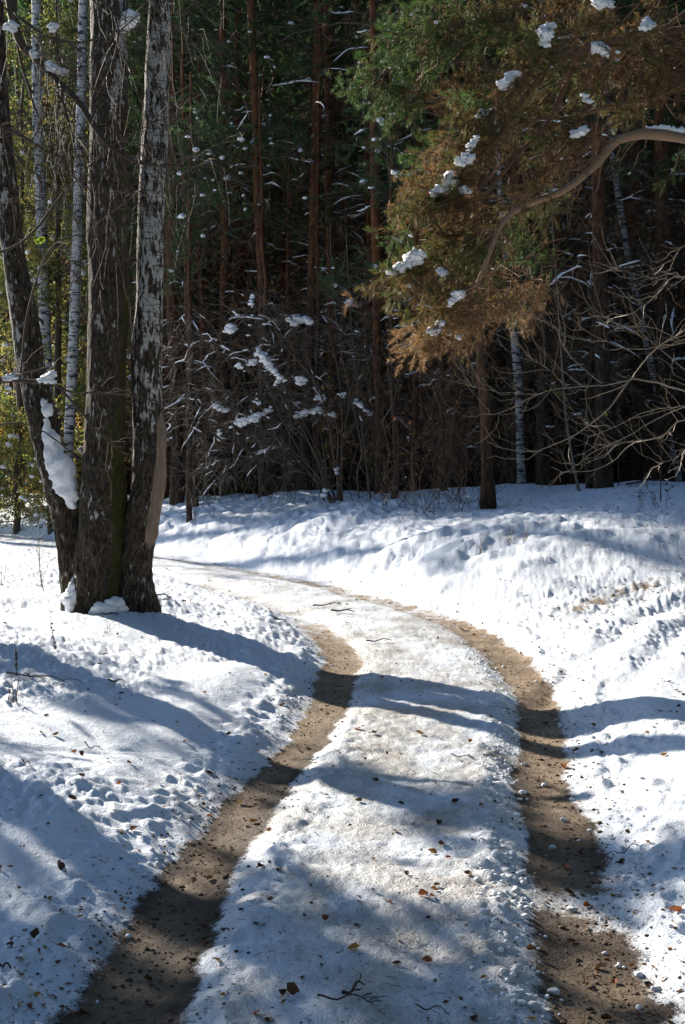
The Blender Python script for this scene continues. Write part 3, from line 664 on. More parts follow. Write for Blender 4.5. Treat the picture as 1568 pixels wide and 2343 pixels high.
# ------------------------------------------------------------------ the pine whose limbs hang in from the right
PY = 17.0
pr = np.array([5.6, PY, gz(5.6, PY)])
rt = root('pine_tree', 'pine outside the right edge whose brown green limbs hang in', 'pine tree', pr)
g = Geo(); zz = np.linspace(-.2, 14, 20); g.add(*tubes(np.stack([pr[0] + .12 * np.sin(zz * .5), pr[1] + 0 * zz, pr[2] + zz], 1)[None], (.21 * (1 - zz / 17))[None], 14)); part(g, 'trunk', M_PINE, rt)
LIMBS = [  # traced limbs: picture points, distance start..end, radius start..end
    ([(1700, 345), (1568, 315), (1480, 305), (1415, 322), (1370, 370), (1290, 435), (1190, 478), (1150, 520), (1120, 590), (1092, 655)], 14.7, 13.95, .066, .017),
    ([(1720, 20), (1560, 70), (1330, 120), (1230, 190), (1160, 290), (1080, 380), (1000, 450)], 16.6, 15.0, .06, .015),
    ([(1330, 120), (1260, 270), (1200, 340), (1130, 420), (1060, 520)], 15.9, 15.4, .035, .012),
    ([(1720, -140), (1500, -60), (1280, -20), (1100, 40), (960, 130)], 16.7, 15.6, .06, .012),
    ([(1180, 480), (1060, 500), (990, 540), (920, 600), (880, 640)], 15.9, 15.2, .022, .008),
    ([(1092, 655), (1060, 700), (1000, 745), (900, 800)], 15.6, 15.2, .020, .007),
    ([(1700, 150), (1560, 200), (1480, 230), (1350, 260), (1200, 330), (1100, 430)], 16.9, 16.0, .05, .012),
    ([(1650, -60), (1560, 40), (1450, 110), (1380, 190), (1300, 300)], 17.2, 16.2, .05, .012),
    ([(1150, 520), (1170, 600), (1160, 680), (1130, 760)], 15.8, 16.3, .016, .006)]
LP = []
for pts, y0, y1, r0, r1 in LIMBS:
    ys = np.linspace(y0, y1, len(pts)); c = spline([P(a, b, yy) for (a, b), yy in zip(pts, ys)], 26); c = c + np.cumsum(R.normal(size=c.shape), 0) * .006
    LP.append(c); g = Geo(); g.add(*tubes(c[None], np.linspace(r0, r1, 26)[None] * (1 + .08 * R.normal(size=26))[None], 9)); part(g, 'limb', M_BOUGH if y1 < 14.5 else M_LIMB, rt)
LPa = np.array(LP)
gtw = Geo(); gn = Geo(); gs = Geo()
# boughs of foliage: centre, size and tint as they hang in the photograph
BOUGH = [(930, 130, 150, 110, .2, 16.2, 70), (1010, 60, 150, 80, .3, 15.8, 60), (1120, 40, 150, 70, .42, 16, 70), (960, 250, 110, 90, .16, 16.6, 45), (1060, 170, 100, 60, .6, 15.2, 46), (1180, 130, 120, 90, .42, 15.7, 60),
         (1100, 250, 90, 60, .35, 15.4, 36), (1080, 330, 120, 70, .42, 15.4, 50), (1000, 340, 90, 60, .3, 15.6, 36), (960, 430, 90, 55, .74, 15.1, 42), (1010, 400, 80, 50, .66, 15.1, 36), (1060, 460, 110, 55, .5, 15.2, 44),
         (970, 520, 90, 60, .62, 15.1, 44), (930, 500, 60, 50, .4, 15.3, 24), (1040, 560, 100, 70, .42, 15.4, 46), (930, 620, 80, 50, .45, 15.0, 34), (1010, 640, 90, 60, .52, 15.2, 46), (930, 700, 90, 60, .70, 15.0, 46), (1000, 730, 110, 60, .72, 15.2, 54),
         (1060, 680, 80, 70, .62, 15.4, 40), (1120, 720, 80, 80, .55, 16.0, 36), (900, 800, 40, 22, .9, 15, 9), (1140, 560, 90, 80, .33, 16.4, 34), (1200, 560, 60, 40, .25, 16.4, 16), (1190, 400, 120, 100, .45, 16.6, 44), (1300, 220, 130, 90, .5, 16.4, 54), (1420, 150, 140, 90, .55, 16.5, 60),
         (1500, 60, 120, 90, .62, 16.5, 56), (1350, 60, 140, 90, .55, 16.3, 60), (1260, 330, 120, 80, .52, 16.8, 38), (1450, 250, 110, 60, .5, 16.8, 36), (1540, 200, 80, 80, .55, 16.9, 32), (1250, 60, 110, 80, .48, 16, 46), (1150, 640, 120, 60, .45, 16.8, 30), (870, 580, 30, 25, .35, 15.2, 8), (1530, 320, 50, 30, .25, 17.4, 10)]
def hang(cx, cy, wx, wy, tn, Y, n):
    ctr = P(cx, cy, Y); ww, hh = px2m(wx, Y), px2m(wy, Y); n = int(n * (.62 if cy < 330 else .46 if cy < 600 else .36)); ctr = ctr + [px2m(48 if cy > 380 else 25, Y), 0, px2m(22 if cy > 560 else 0, Y)]
    n = max(4, int(n * .85)); kc = max(2, n // 6); sub = ctr + R.normal(size=(kc, 3)) * [ww * .42, .5, hh * .46]; b = sub[R.integers(0, kc, n)] + R.normal(size=(n, 3)) * [.10, .16, .07]
    spray(b, n, tn)
def spray(b, n, tn, L=None):
    """boughlets: a curved axis, forward-swept side shoots, needles bunched on the shoots"""
    d = norm(np.stack([U(-1.3, -.2, n), U(-.7, .4, n), U(-.65, .25, n)], 1)); L = U(.4, .85, n) if L is None else L
    st = b - d * (L * .5)[:, None]; q = lines(st, d, L, 6, .18, .04); gtw.add(*tubes(q, np.full((n, 6), .0055) * np.linspace(1.4, .5, 6), 3))
    cand = LPa.reshape(-1, 3)[R.integers(0, LPa.shape[0] * LPa.shape[1], (n, 40))]; jj = np.linalg.norm(cand - st[:, None], axis=2).argmin(1); anc = cand[np.arange(n), jj]
    pick = R.random(n) < .4; t4 = np.linspace(0, 1, 5)[None, :, None]; con = anc[pick][:, None] * (1 - t4) + st[pick][:, None] * t4; con[:, 1:4] += R.normal(size=con[:, 1:4].shape) * .05
    if len(con): gtw.add(*tubes(con, np.full((len(con), 5), .007) * np.linspace(1.2, .7, 5), 3))
    m = n * 8; pb, tb, i, w_ = along(q, m, .12); sd = lines(pb, side_dirs(tb, .75), U(.10, .26, m) * (1.15 - .6 * w_), 4, .12, .05); gtw.add(*tubes(sd, np.full((m, 4), .003) * np.linspace(1.2, .6, 4), 3))
    pb, tb, j, _ = along(sd, n * 26, .25); tj = tn + .10 + .36 * perlin(b[:, 0] * 2.2, b[:, 1] * 2.2, b[:, 2] * 2.2) + R.normal(size=n) * .06
    needles(gn, pb, tb, 15, .075, .0052, np.clip(tj[i[j]], 0, 1), (12, 55))
    pb, tb, _, _ = along(q, max(1, n // 12), .2); blobs(gs, pb + [0, 0, .015], U(.012, .035, max(1, n // 12)), .6, .6, 1)
SNOWY = [[(890, 630, 8), (905, 618, 10), (925, 608, 12), (942, 596, 17), (955, 590, 14)], [(1008, 624, 11), (1014, 628, 8)], [(990, 450, 9), (1002, 442, 11), (1018, 430, 15), (1034, 415, 16), (1026, 425, 14)],
             [(1056, 375, 12), (1066, 365, 14)], [(985, 762, 9), (995, 755, 11), (1010, 742, 11)], [(1040, 690, 11), (1052, 674, 10), (1030, 700, 9)], [(1244, 70, 15), (1248, 90, 14), (1242, 100, 9)],
             [(1150, 195, 11), (1165, 182, 12), (1178, 172, 9)], [(1102, 265, 10), (1108, 255, 8)], [(1375, 8, 14), (1392, 12, 10)], [(1480, 65, 15), (1488, 55, 12)], [(1045, 762, 9)], [(1325, 308, 13), (1335, 300, 9)], [(1072, 345, 8), (1090, 315, 8)], [(1365, 120, 14), (1390, 122, 10)], [(1340, 230, 9)], [(1060, 440, 8), (1070, 438, 8)]]
for bough in BOUGH: hang(*bough)
for ch in SNOWY:
    pts_ = np.array([P(a_, b_ + 5, 14.7) for a_, b_, c_ in ch]); nn_ = len(ch) * 3; spray(pts_[R.integers(0, len(ch), nn_)] + R.normal(size=(nn_, 3)) * [.09, .12, .03] - [0, 0, .05], nn_, .6)
b, t, _, _ = along(LPa[[0]], 26, .15); q = lines(b, side_dirs(t, .8) + [-.2, 0, -.25], U(.2, .7, 26), 7, .2, .06); gtw.add(*tubes(q, np.full((26, 7), .008) * np.linspace(1.3, .35, 7), 5))
part(gtw, 'twigwork', M_LIMB, rt, 'stuff'); part(gn, 'foliage', M_NEEDLE, rt, 'stuff', smooth=False); part(gs, 'snow_cover', M_SNOW, rt, 'stuff')
def px_snow(rt, lst, Y, name='snow_clump', flat=.62, big=1.):
    """lumps of snow lying on the boughs: chains of picture points with sizes"""
    for ch in lst:
        g = Geo(); y = Y + U(-.15, .15); pts = np.array([P(a, b, y) for a, b, c in ch]); rd = np.array([px2m(c, y) * big for a, b, c in ch])
        if len(ch) > 1:
            q4 = spline(np.hstack([pts, rd[:, None]]), len(ch) * 5); q = q4[:, :3] + R.normal(size=(len(q4), 3)) * q4[:, 3:] * .30; rq = q4[:, 3] * U(.45, .95, len(q4))
        else:
            q = pts + R.normal(size=(4, 3)) * rd * .5; rq = rd[0] * U(.45, .95, 4)
        q[:, 2] += rq * .3; blobs(g, q, rq, flat, .75, 2, 1.8); part(g, name, M_SNOW, rt)
px_snow(rt, SNOWY, 14.5, big=1.25)
g = Geo(); c = LPa[0]
for a, b, r_ in ((1.5, 5.6, .032), (14.2, 15.6, .018)):
    tt = np.linspace(a, b, 30); k = tt.astype(int); f = (tt - k)[:, None]; pl = c[k] * (1 - f) + c[k + 1] * f; prof = np.sin(np.linspace(.1, np.pi - .1, 30)) ** .4 * (1 + .25 * R.normal(size=30)) * r_
    pl[:, 2] += np.interp(tt, [0, 25], [.075, .022]) * .9 + prof * .6; g.add(*tubes(pl[None], prof[None], 8))
part(g, 'snow_strip', M_SNOW, rt)

# the nearer small pine trunk standing forward of the wood
tp = gp(1116, 1157); Y = tp[1]
rt = root('pine_tree', 'slender brown pine trunk standing alone forward of the wood edge', 'pine tree', tp); g = Geo()
c, rd_, at = stem(g, [(1117, 1160, 34), (1117, 1100, 30), (1112, 1000, 26), (1110, 920, 25), (1102, 850, 22), (1100, 780, 20), (1099, 650, 17), (1096, 500, 14), (1094, 300, 11), (1090, 50, 8)], Y, 14, 90, tp[2], .25, .4, 4, 3.3, fissure=.015)
part(g, 'trunk', M_DARKPINE, rt, attrs=at)
g = Geo(); gn = Geo(); k = R.integers(25, 89, 30); Pd = lines(c[k], np.stack([U(-1, 1, 30), U(-1, 1, 30), U(-.2, .5, 30)], 1), U(.3, 1., 30), 5, .2, .05); g.add(*tubes(Pd, np.full((30, 5), .008) * np.linspace(1, .4, 5), 3))
b, t, _, _ = along(Pd, 260, .2); q = lines(b, side_dirs(t, .8), U(.15, .5, 260), 4, .3, .08); g.add(*tubes(q, np.full((260, 4), .0035), 3)); part(g, 'branchwork', M_LIMB, rt, 'stuff')
b, t, _, _ = along(q, 520, .3); needles(gn, b, t, 12, .06, .005, U(.35, .85, 520)); part(gn, 'foliage', M_NEEDLE, rt, 'stuff', smooth=False)

# young green pines filling the edge of the wood: sprays of needles at the height they show
def green_pine(px, Y, label, pads, tone=.18):
    p = at_px(px, Y); rt = root('pine_tree', label, 'pine tree', p); zt = max(P(px, min(b for a, b, c, d, n in pads), Y)[2] - p[2] + .8, 3)
    g = Geo(); zz = np.linspace(-.2, zt, 12); cx_ = p[0] + np.cumsum(R.normal(size=12)) * .03; C = np.stack([cx_, p[1] + 0 * zz, p[2] + zz], 1); g.add(*tubes(C[None], np.linspace(.07, .02, 12)[None], 8)); part(g, 'trunk', M_PINE, rt)
    g = Geo(); gn = Geo(); gs = Geo()
    for a, b, wx, wy, n in pads:
        ctr = P(a, b, Y); n = int(n * 1.3); bb = ctr + R.normal(size=(n, 3)) * [px2m(wx, Y) * .45, .6, px2m(wy, Y) * .42]
        d = norm(bb - [p[0], p[1], 0] + [0, 0, 0]); d[:, 2] = U(-.2, .5, n); d = norm(d + rdir(n) * .6); L = U(.3, .7, n); q = lines(bb - d * .3, d, L, 4, .1, .06); g.add(*tubes(q, np.full((n, 4), .006), 3))
        z0 = np.clip(ctr[2] - .3, p[2] + .3, p[2] + zt); s0 = np.array([np.interp(z0, C[:, 2], C[:, 0]), p[1], z0]); li = lines(np.repeat(s0[None], 3, 0), ctr - s0 + R.normal(size=(3, 3)) * .25, np.linalg.norm(ctr - s0) + .3, 6, .1, .04); g.add(*tubes(li, np.full((3, 6), .016) * np.linspace(1, .4, 6), 4))
        pb, tb, _, _ = along(q, n * 8, .15); needles(gn, pb, tb + [0, 0, .3], 14, .085, .007, np.clip(tone + .2 * perlin(pb[:, 0] * 1.2, pb[:, 1], pb[:, 2] * 1.2) + U(-.06, .08, len(pb)), 0, 1))
        pb, _, _, _ = along(q, max(1, n // 9), .2); blobs(gs, pb + [0, 0, .03], U(.03, .09, len(pb)), .6, .4, 1)
    part(g, 'branchwork', M_TWIG, rt, 'stuff'); part(gn, 'foliage', M_NEEDLE, rt, 'stuff', smooth=False); part(gs, 'snow_cover', M_SNOW, rt, 'stuff')
green_pine(430, 27.5, 'green young pine with lit needles right of the pale birch', [(440, 330, 90, 60, 46), (490, 310, 70, 50, 30), (430, 420, 90, 50, 40), (480, 450, 80, 50, 36), (420, 540, 60, 70, 30), (460, 250, 60, 40, 20), (400, 620, 30, 60, 14)])
green_pine(590, 29, 'green young pine above the left of the snow laden bush', [(580, 350, 90, 60, 36), (650, 330, 80, 60, 26), (560, 470, 60, 40, 18), (640, 280, 80, 50, 20)], .22)
green_pine(905, 25, 'dark green pine left of the hanging brown boughs', [(900, 110, 70, 90, 44), (890, 250, 70, 70, 36), (840, 380, 80, 60, 26), (900, 420, 70, 50, 24), (860, 330, 60, 40, 16), (760, 640, 60, 40, 18), (830, 610, 40, 30, 12)], .12)
green_pine(730, 30, 'green pine behind the stout red trunk', [(740, 350, 70, 50, 20), (700, 120, 90, 80, 24), (760, 480, 50, 40, 10)], .2)
green_pine(1180, 26.5, 'low green pine under the big hanging limb', [(1190, 580, 60, 30, 20), (1230, 560, 40, 25, 12), (1160, 620, 60, 50, 16)], .26)

# ------------------------------------------------------------------ limbs hanging in from a birch outside the left edge
ob = np.array([-3.75, 11.3, gz(-3.75, 11.3)])
rt = root('birch_tree', 'birch outside the left edge with dark crooked limbs reaching across the top corner', 'birch tree', ob)
g = Geo(); C, rad, at = stem(g, [(-190, 1480, 120), (-188, 1200, 92), (-190, 800, 84), (-185, 300, 78), (-180, -300, 66), (-180, -1200, 40), (-180, -1900, 20)], 11.3, 30, 120, ob[2], .3, 1., 4, 2.2, tone=lambda x, y, z: .8 + 0 * x); part(g, 'trunk', M_BIRCH, rt, attrs=at)
bare_crown(rt, C, rad, 6.4, 22, 2.4, M_TWIG, 500)
LL = [([(-180, -150), (-60, -90), (15, -20), (30, 40), (48, 100), (80, 132), (130, 185), (178, 230), (215, 290), (265, 345), (330, 374), (430, 378)], 11.3, 10.9, .055, .010),
      ([(130, 185), (145, 220), (165, 290), (175, 345)], 11.0, 10.7, .018, .006), ([(15, -20), (120, -30), (220, -10), (262, 40), (258, 120), (215, 220)], 11.2, 11., .016, .005),
      ([(-180, 900), (-60, 880), (0, 876), (60, 880), (135, 882)], 11.3, 11.2, .034, .016), ([(132, 882), (200, 960), (245, 1010), (268, 1020)], 11.2, 11.3, .012, .004), ([(133, 884), (165, 898), (210, 900), (268, 905), (330, 912), (380, 922)], 11.2, 11.5, .010, .004),
      ([(45, 870), (70, 690), (120, 560), (200, 520), (330, 420)], 11.2, 11.0, .011, .004), ([(-180, 250), (0, 290), (90, 335), (160, 395), (260, 470)], 11.4, 11.8, .02, .005), ([(-180, 620), (40, 560), (150, 440), (260, 330), (420, 250)], 11.3, 11.5, .014, .004),
      ([(-100, 1000), (10, 970), (90, 985), (180, 1060), (240, 1105)], 11.4, 11.4, .01, .003), ([(10, 20), (130, 95), (250, 90), (330, 30), (420, -10)], 11.2, 11.3, .013, .004), ([(30, 60), (70, 220), (120, 330), (210, 480), (230, 640)], 11.2, 11.6, .012, .003)]
LQ = []
for pts, y0, y1, r0, r1 in LL:
    c = spline([P(a, b, yy) for (a, b), yy in zip(pts, np.linspace(y0, y1, len(pts)))], 24); c = c + np.cumsum(R.normal(size=c.shape), 0) * .004; LQ.append(c)
    g = Geo(); g.add(*tubes(c[None], np.linspace(r0, r1, 24)[None] * (1 + .1 * R.normal(size=24))[None], 8)); part(g, 'limb', M_TWIG, rt)
LQ = np.array(LQ)
g = Geo(); b, t, _, _ = along(LQ[[0, 1, 2, 7, 8, 10, 11, 0, 0]], 150, .1); q = lines(b, side_dirs(t, .75) + [0.1, .1, -.1], U(.3, .95, 150), 6, .3, .05); g.add(*tubes(q, np.full((150, 6), .0042) * np.linspace(1.2, .5, 6), 3))
b, t, _, _ = along(q, 520, .15); q2 = lines(b, side_dirs(t, .7) + [0, 0, -.2], U(.15, .6, 520), 5, .5, .05); g.add(*tubes(q2, np.full((520, 5), .0022), 3))
b, t, _, _ = along(LQ[3:7], 40, .3); q3 = lines(b, side_dirs(t, .8), U(.15, .5, 40), 5, .2, .06); g.add(*tubes(q3, np.full((40, 5), .0028), 3)); part(g, 'twigwork', M_TWIG, rt, 'stuff')
px_snow(rt, [[(118, 866, 12), (105, 866, 14), (125, 858, 9), (92, 872, 8)], [(8, 868, 8), (24, 866, 8), (38, 868, 7)], [(74, 120, 9), (80, 133, 6)], [(112, 152, 13), (122, 158, 11)], [(140, 168, 11), (150, 166, 8)], [(122, 58, 11), (120, 70, 8)], [(20, 62, 14), (32, 64, 10)], [(18, 885, 6), (22, 892, 5)]], 11.1)
g = Geo(); nz = [P(95, 548, 11), P(98, 545, 11), P(85, 553, 11), P(100, 552, 11), P(92, 551, 11)]; leaves(g, np.array(nz), .05, np.full(5, .55)); part(g, 'leaf_cluster', M_FRESH, rt, smooth=False)

# ------------------------------------------------------------------ shrubs at the edge of the wood
sb = gp(765, 1150); SY = sb[1] - .1
rt = root('bush', 'large snow laden bush with bare arching branches before the wood', 'bush', sb)
ST = [[(755, 1152), (735, 1050), (690, 960), (600, 905), (480, 890), (375, 915)], [(760, 1152), (725, 1000), (640, 860), (520, 800), (370, 800)], [(765, 1152), (745, 1000), (700, 870), (620, 770), (570, 690)], [(770, 1152), (770, 1000), (730, 880), (650, 780), (640, 700)],
      [(750, 1152), (720, 1080), (650, 1020), (560, 1010), (480, 1060)], [(770, 1152), (800, 1000), (858, 958), (800, 915), (740, 915)], [(765, 1152), (780, 990), (740, 935), (690, 945), (640, 975)], [(755, 1152), (715, 1060), (600, 975), (540, 970), (455, 1000)],
      [(770, 1152), (790, 950), (760, 770), (690, 735), (560, 745)], [(760, 1152), (690, 1010), (610, 850), (590, 800), (500, 770), (380, 790)], [(765, 1152), (700, 1000), (560, 950), (480, 925), (380, 960)], [(768, 1152), (810, 900), (840, 780), (830, 690)], [(750, 1152), (735, 1100), (640, 1060), (540, 1050), (440, 1090)]]
SC = []
for k, pts in enumerate(ST):
    yo = SY + U(-.2, .2); ys = np.linspace(yo, yo + U(-.9, .7), len(pts)); pts = [(a + (755 - 765 if i else U(-14, 14)), b) for i, (a, b) in enumerate(pts)]
    c = spline([P(a, b, yy) for (a, b), yy in zip(pts, ys)], 22); c = c + np.cumsum(R.normal(size=c.shape), 0) * .012; SC.append(c)
    g = Geo(); g.add(*tubes(c[None], np.linspace(U(.016, .03), .006, 22)[None], 6)); part(g, 'branch', M_TWIG, rt)
SC = np.array(SC); g = Geo()
b, t, _, _ = along(SC, 320, .3); q = lines(b, side_dirs(t, .8) + np.array([-.3, 0, -.05]), U(.3, 1.2, 320), 6, .16, .07); g.add(*tubes(q, np.full((320, 6), .0055) * np.linspace(1.2, .5, 6), 3))
b, t, _, _ = along(q, 1200, .15); q2 = lines(b, side_dirs(t, .8) + np.array([-.15, 0, -.05]), U(.2, .7, 1200), 4, .15, .08); g.add(*tubes(q2, np.full((1200, 4), .0032), 3)); part(g, 'twigwork', M_GREY, rt, 'stuff')
px_snow(rt, [[(588, 800, 8), (600, 818, 11), (612, 832, 11), (625, 848, 9), (640, 862, 7), (655, 875, 6)], [(570, 834, 9), (585, 828, 9)], [(660, 738, 10), (680, 740, 12), (700, 735, 11), (712, 740, 7)], [(535, 756, 15), (525, 750, 9)], [(686, 868, 10), (688, 880, 12)], [(560, 970, 15), (545, 972, 11), (575, 962, 14), (590, 950, 9), (530, 978, 8)],
             [(620, 935, 8), (605, 948, 9)], [(690, 948, 9), (705, 942, 10), (725, 940, 10), (672, 956, 8), (745, 948, 7), (765, 952, 7)], [(800, 692, 9), (796, 700, 8)], [(728, 912, 9), (740, 910, 8)], [(490, 925, 8), (505, 935, 8), (520, 940, 7)], [(590, 920, 7)], [(815, 920, 7), (830, 932, 7), (850, 952, 6)], [(780, 908, 8), (790, 902, 6)], [(545, 840, 8)], [(630, 880, 6), (640, 868, 5)], [(500, 990, 5)], [(770, 1082, 6)], [(745, 1130, 8)], [(560, 850, 5), (578, 690, 6), (572, 700, 7)]], SY - .15)
b, t, _, _ = along(SC, 220, .2); qq = lines(b, rdir(220) * [1, .6, .5], U(.3, 1.1, 220), 7, .08, .10); gg = Geo(); gg.add(*tubes(qq, np.full((220, 7), .004), 3)); part(gg, 'tangle', M_TWIG, rt, 'stuff')
g = Geo(); i = R.integers(0, 320, 120); a = U(0, .5, 120); snow_strips(g, sub_lines(q, i, a, a + U(.15, .4, 120)), .005, U(.008, .02, 120), 5); part(g, 'snow_cover', M_SNOW, rt, 'stuff')

def thicket(px, py, label, n, hgt, leaf, tone, spread=.5, mat=M_GREY, leafmat=M_LITTER, cat='shrub', name='shrub', twig=18, Y=None, r=.0055, group=None, curl=.11):
    p = gp(px, py) if Y is None else at_px(px, Y); rt = root(name, label, cat, p, group)
    base = p + np.stack([R.normal(size=n) * spread * .4, R.normal(size=n) * spread * .4, np.full(n, -.03)], 1)
    base[:, 2] = height(base[:, 0], base[:, 1], False) - .03
    Pn = lines(base, np.stack([U(-.22, .22, n), U(-.2, .2, n), np.ones(n)], 1), U(.5, 1.1, n) * hgt, 8, 0, curl * .6)
    for k in range(min(n, 24)):
        g = Geo(); g.add(*tubes(Pn[k][None], np.linspace(r, r * .35, 8)[None], 5)); part(g, 'stem', mat, rt)
    g = Geo(); m = n * twig // 2
    if n > 24: g.add(*tubes(Pn[24:], np.full((n - 24, 8), r * .7), 3))
    b, t, _, _ = along(Pn, m, .25); q = lines(b, side_dirs(t, .9) + [0, 0, .05], U(.12, .45, m) * hgt * .5, 5, .12, .08); g.add(*tubes(q, np.full((m, 5), r * .4), 3))
    b, t, _, _ = along(q, m * 2, .2); q2 = lines(b, side_dirs(t, .7), U(.08, .25, m * 2) * hgt * .35, 4, .1, .07); g.add(*tubes(q2, np.full((m * 2, 4), r * .25), 3)); part(g, 'twigwork', mat, rt, 'stuff')
    if leaf:
        gl = Geo(); b, _, _, _ = along(q2, leaf, .1); leaves(gl, b + R.normal(size=b.shape) * .02, .028, np.clip(R.normal(size=leaf) * .12 + tone, 0, 1)); part(gl, 'foliage', leafmat, rt, 'stuff', smooth=False)
    return rt
thicket(940, 1158, 'brown leafed thicket left of the lone brown pine trunk', 26, 2.9, 420, .4, 1.3, M_BROWN)
thicket(1000, 1168, 'thin brown thicket of upright stems just left of the lone brown pine trunk', 22, 2.4, 260, .45, 1.0, M_BROWN)
thicket(1070, 1150, 'sparse brown thicket directly behind the lone brown pine trunk', 14, 2.6, 220, .5, .8, M_BROWN)
thicket(895, 1146, 'twiggy bush with a few green leaves right of the snow laden bush', 12, 2.5, 120, .5, .8, M_BROWN, M_FRESH)
thicket(530, 1142, 'low shrub with yellow green leaves before the wood, right of the pale birch', 12, 1.1, 90, .55, .9, M_TWIG, M_FRESH)
thicket(660, 1150, 'small bare shrub in front of the snow laden bush', 12, 1.3, 30, .6, .6, M_GREY)
thicket(400, 1140, 'small shrub with orange leaves beside the pale birch', 9, 1.9, 60, .85, .5, M_GREY)
thicket(610, 1146, 'short bare shrub left of the snow laden bush stems', 9, 1.5, 16, .6, .6, M_TWIG)
thicket(820, 1020, 'loose leafy shrub with yellow leaves above the stout red trunk base', 12, 3.2, 130, .6, 1.0, M_TWIG, M_FRESH, Y=27.0)
thicket(1420, 1100, 'bare shrub under the sunlit twigs at the wood edge', 7, 1.0, 14, .5, .5, M_TWIG)
thicket(1495, 1165, 'spindly dark shrub with curled dead leaves on the right bank', 5, .55, 22, .15, .25, M_TWIG, r=.005)
thicket(1320, 1115, 'leafy tall shrub with sparse yellow green leaves behind the leaning sapling', 6, 4.5, 70, .6, .8, M_TWIG, M_FRESH)

def sapling(pts, Y, label, mat, r0, r1, leaf=0, twig=26):
    p = np.array(P(*pts[0], Y)); z0 = gz(p[0], p[1]); rt = root('sapling', label, 'sapling', (p[0], p[1], z0)); c = spline([P(a, b, Y + .02 * i) for i, (a, b) in enumerate(pts)], 26); c[0, 2] = min(c[0, 2], z0 - .05)
    g = Geo(); g.add(*tubes(c[None], np.linspace(r0, r1, 26)[None], 7)); part(g, 'trunk', mat, rt)
    g = Geo(); b, t, _, _ = along(c[None], twig, .35); q = lines(b, side_dirs(t, .6), U(.2, .7, twig), 5, .1, .06); g.add(*tubes(q, np.full((twig, 5), .004), 3)); part(g, 'twigwork', mat, rt, 'stuff')
    if leaf:
        gl = Geo(); b, _, _, _ = along(q, leaf, .3); leaves(gl, b, .045, U(.2, .8, leaf)); part(gl, 'foliage', M_FRESH, rt, 'stuff', smooth=False)
a = gp(826, 1143); sapling([(822, 1146), (818, 1080), (828, 1030), (806, 920), (780, 800), (762, 660), (755, 520)], a[1], 'pale crooked sapling, left one of the pair by the snow laden bush', M_GREY, .020, .006)
a = gp(849, 1143); sapling([(849, 1146), (838, 1060), (825, 950), (812, 830), (800, 690), (792, 520)], a[1] + .15, 'straighter pale sapling, right one of the pair by the snow laden bush', M_GREY, .020, .006)
a = gp(1325, 1125); sapling([(1326, 1128), (1312, 1060), (1296, 960), (1288, 860), (1280, 740), (1272, 620), (1262, 480)], a[1], 'leaning pale sapling at the dark wood edge under the hanging limb', M_GREY, .028, .008, 24)
a = gp(1416, 1112); sapling([(1416, 1112), (1415, 1060), (1418, 1000), (1412, 900)], a[1], 'short straight dark sapling below the sunlit twigs', M_TWIG, .014, .006, 0, 10)
a = gp(1512, 1150); sapling([(1512, 1158), (1512, 1090), (1514, 1000)], a[1], 'thin upright stake-like sapling near the right edge', M_TWIG, .012, .006, 0, 6)

# sunlit bare twigs reaching in from the right
bx_ = 8.9; hb = np.array([3.3, 9.0, gz(3.3, 9.0)])
rt = root('bush', 'bare tan bush reaching in from the right edge with sunlit twigs', 'bush', hb)
HB = [([(1900, 1400), (1750, 1150), (1640, 915), (1568, 900), (1500, 880), (1445, 865)], .016, .010), ([(1445, 865), (1410, 920), (1340, 980), (1260, 1020), (1235, 1032), (1170, 1022), (1120, 1005)], .010, .0035), ([(1445, 865), (1380, 880), (1320, 882), (1240, 900), (1150, 945), (1110, 955)], .008, .003),
      ([(1450, 862), (1500, 800), (1560, 760), (1640, 700)], .009, .005), ([(1380, 880), (1330, 840), (1290, 800), (1262, 750), (1230, 740)], .006, .002), ([(1240, 900), (1190, 895), (1120, 885), (1070, 875)], .005, .002), ([(1300, 880), (1260, 850), (1200, 810), (1170, 760)], .005, .002),
      ([(1880, 1300), (1740, 1080), (1650, 990), (1568, 960), (1520, 1000), (1450, 1020), (1410, 1060), (1360, 1080), (1290, 1085)], .013, .003), ([(1520, 1000), (1460, 1010), (1380, 1030), (1320, 1070), (1280, 1090)], .007, .002), ([(1568, 930), (1500, 960), (1430, 1000), (1390, 1010), (1330, 960), (1300, 920)], .007, .002),
      ([(1750, 800), (1640, 650), (1568, 635), (1530, 640), (1500, 680), (1450, 720), (1400, 735)], .010, .003), ([(1568, 635), (1500, 640), (1420, 625), (1380, 622)], .005, .002), ([(1780, 900), (1640, 780), (1540, 790), (1440, 800), (1360, 770), (1280, 700), (1268, 670)], .008, .002), ([(1560, 780), (1500, 750), (1420, 740), (1340, 700)], .006, .002), ([(1760, 980), (1568, 850), (1480, 780), (1400, 750)], .007, .002),
      ([(1760, 1120), (1600, 1020), (1540, 1050), (1480, 1075)], .007, .002), ([(1740, 1060), (1590, 940), (1540, 930), (1480, 940), (1400, 975), (1350, 1000)], .008, .002), ([(1720, 700), (1590, 560), (1540, 620), (1530, 660)], .006, .002)]
HQ = []
for pts, r0, r1 in HB:
    yo = bx_ + U(-.35, .35); pts3 = [P(a, b, yo + .12 * (i - 2) * U(-.5, .5)) for i, (a, b) in enumerate(pts)]
    if pts[0][1] > 1250: pts3[0] = hb + np.array([0, 0, -.05]); 
    c = spline(pts3, 26); c = c + np.cumsum(R.normal(size=c.shape), 0) * .0035; HQ.append(c)
    g = Geo(); g.add(*tubes(c[None], np.linspace(r0, r1, 26)[None] * .52 * (1 + .12 * R.normal(size=26))[None], 7)); part(g, 'branch', M_TAN, rt)
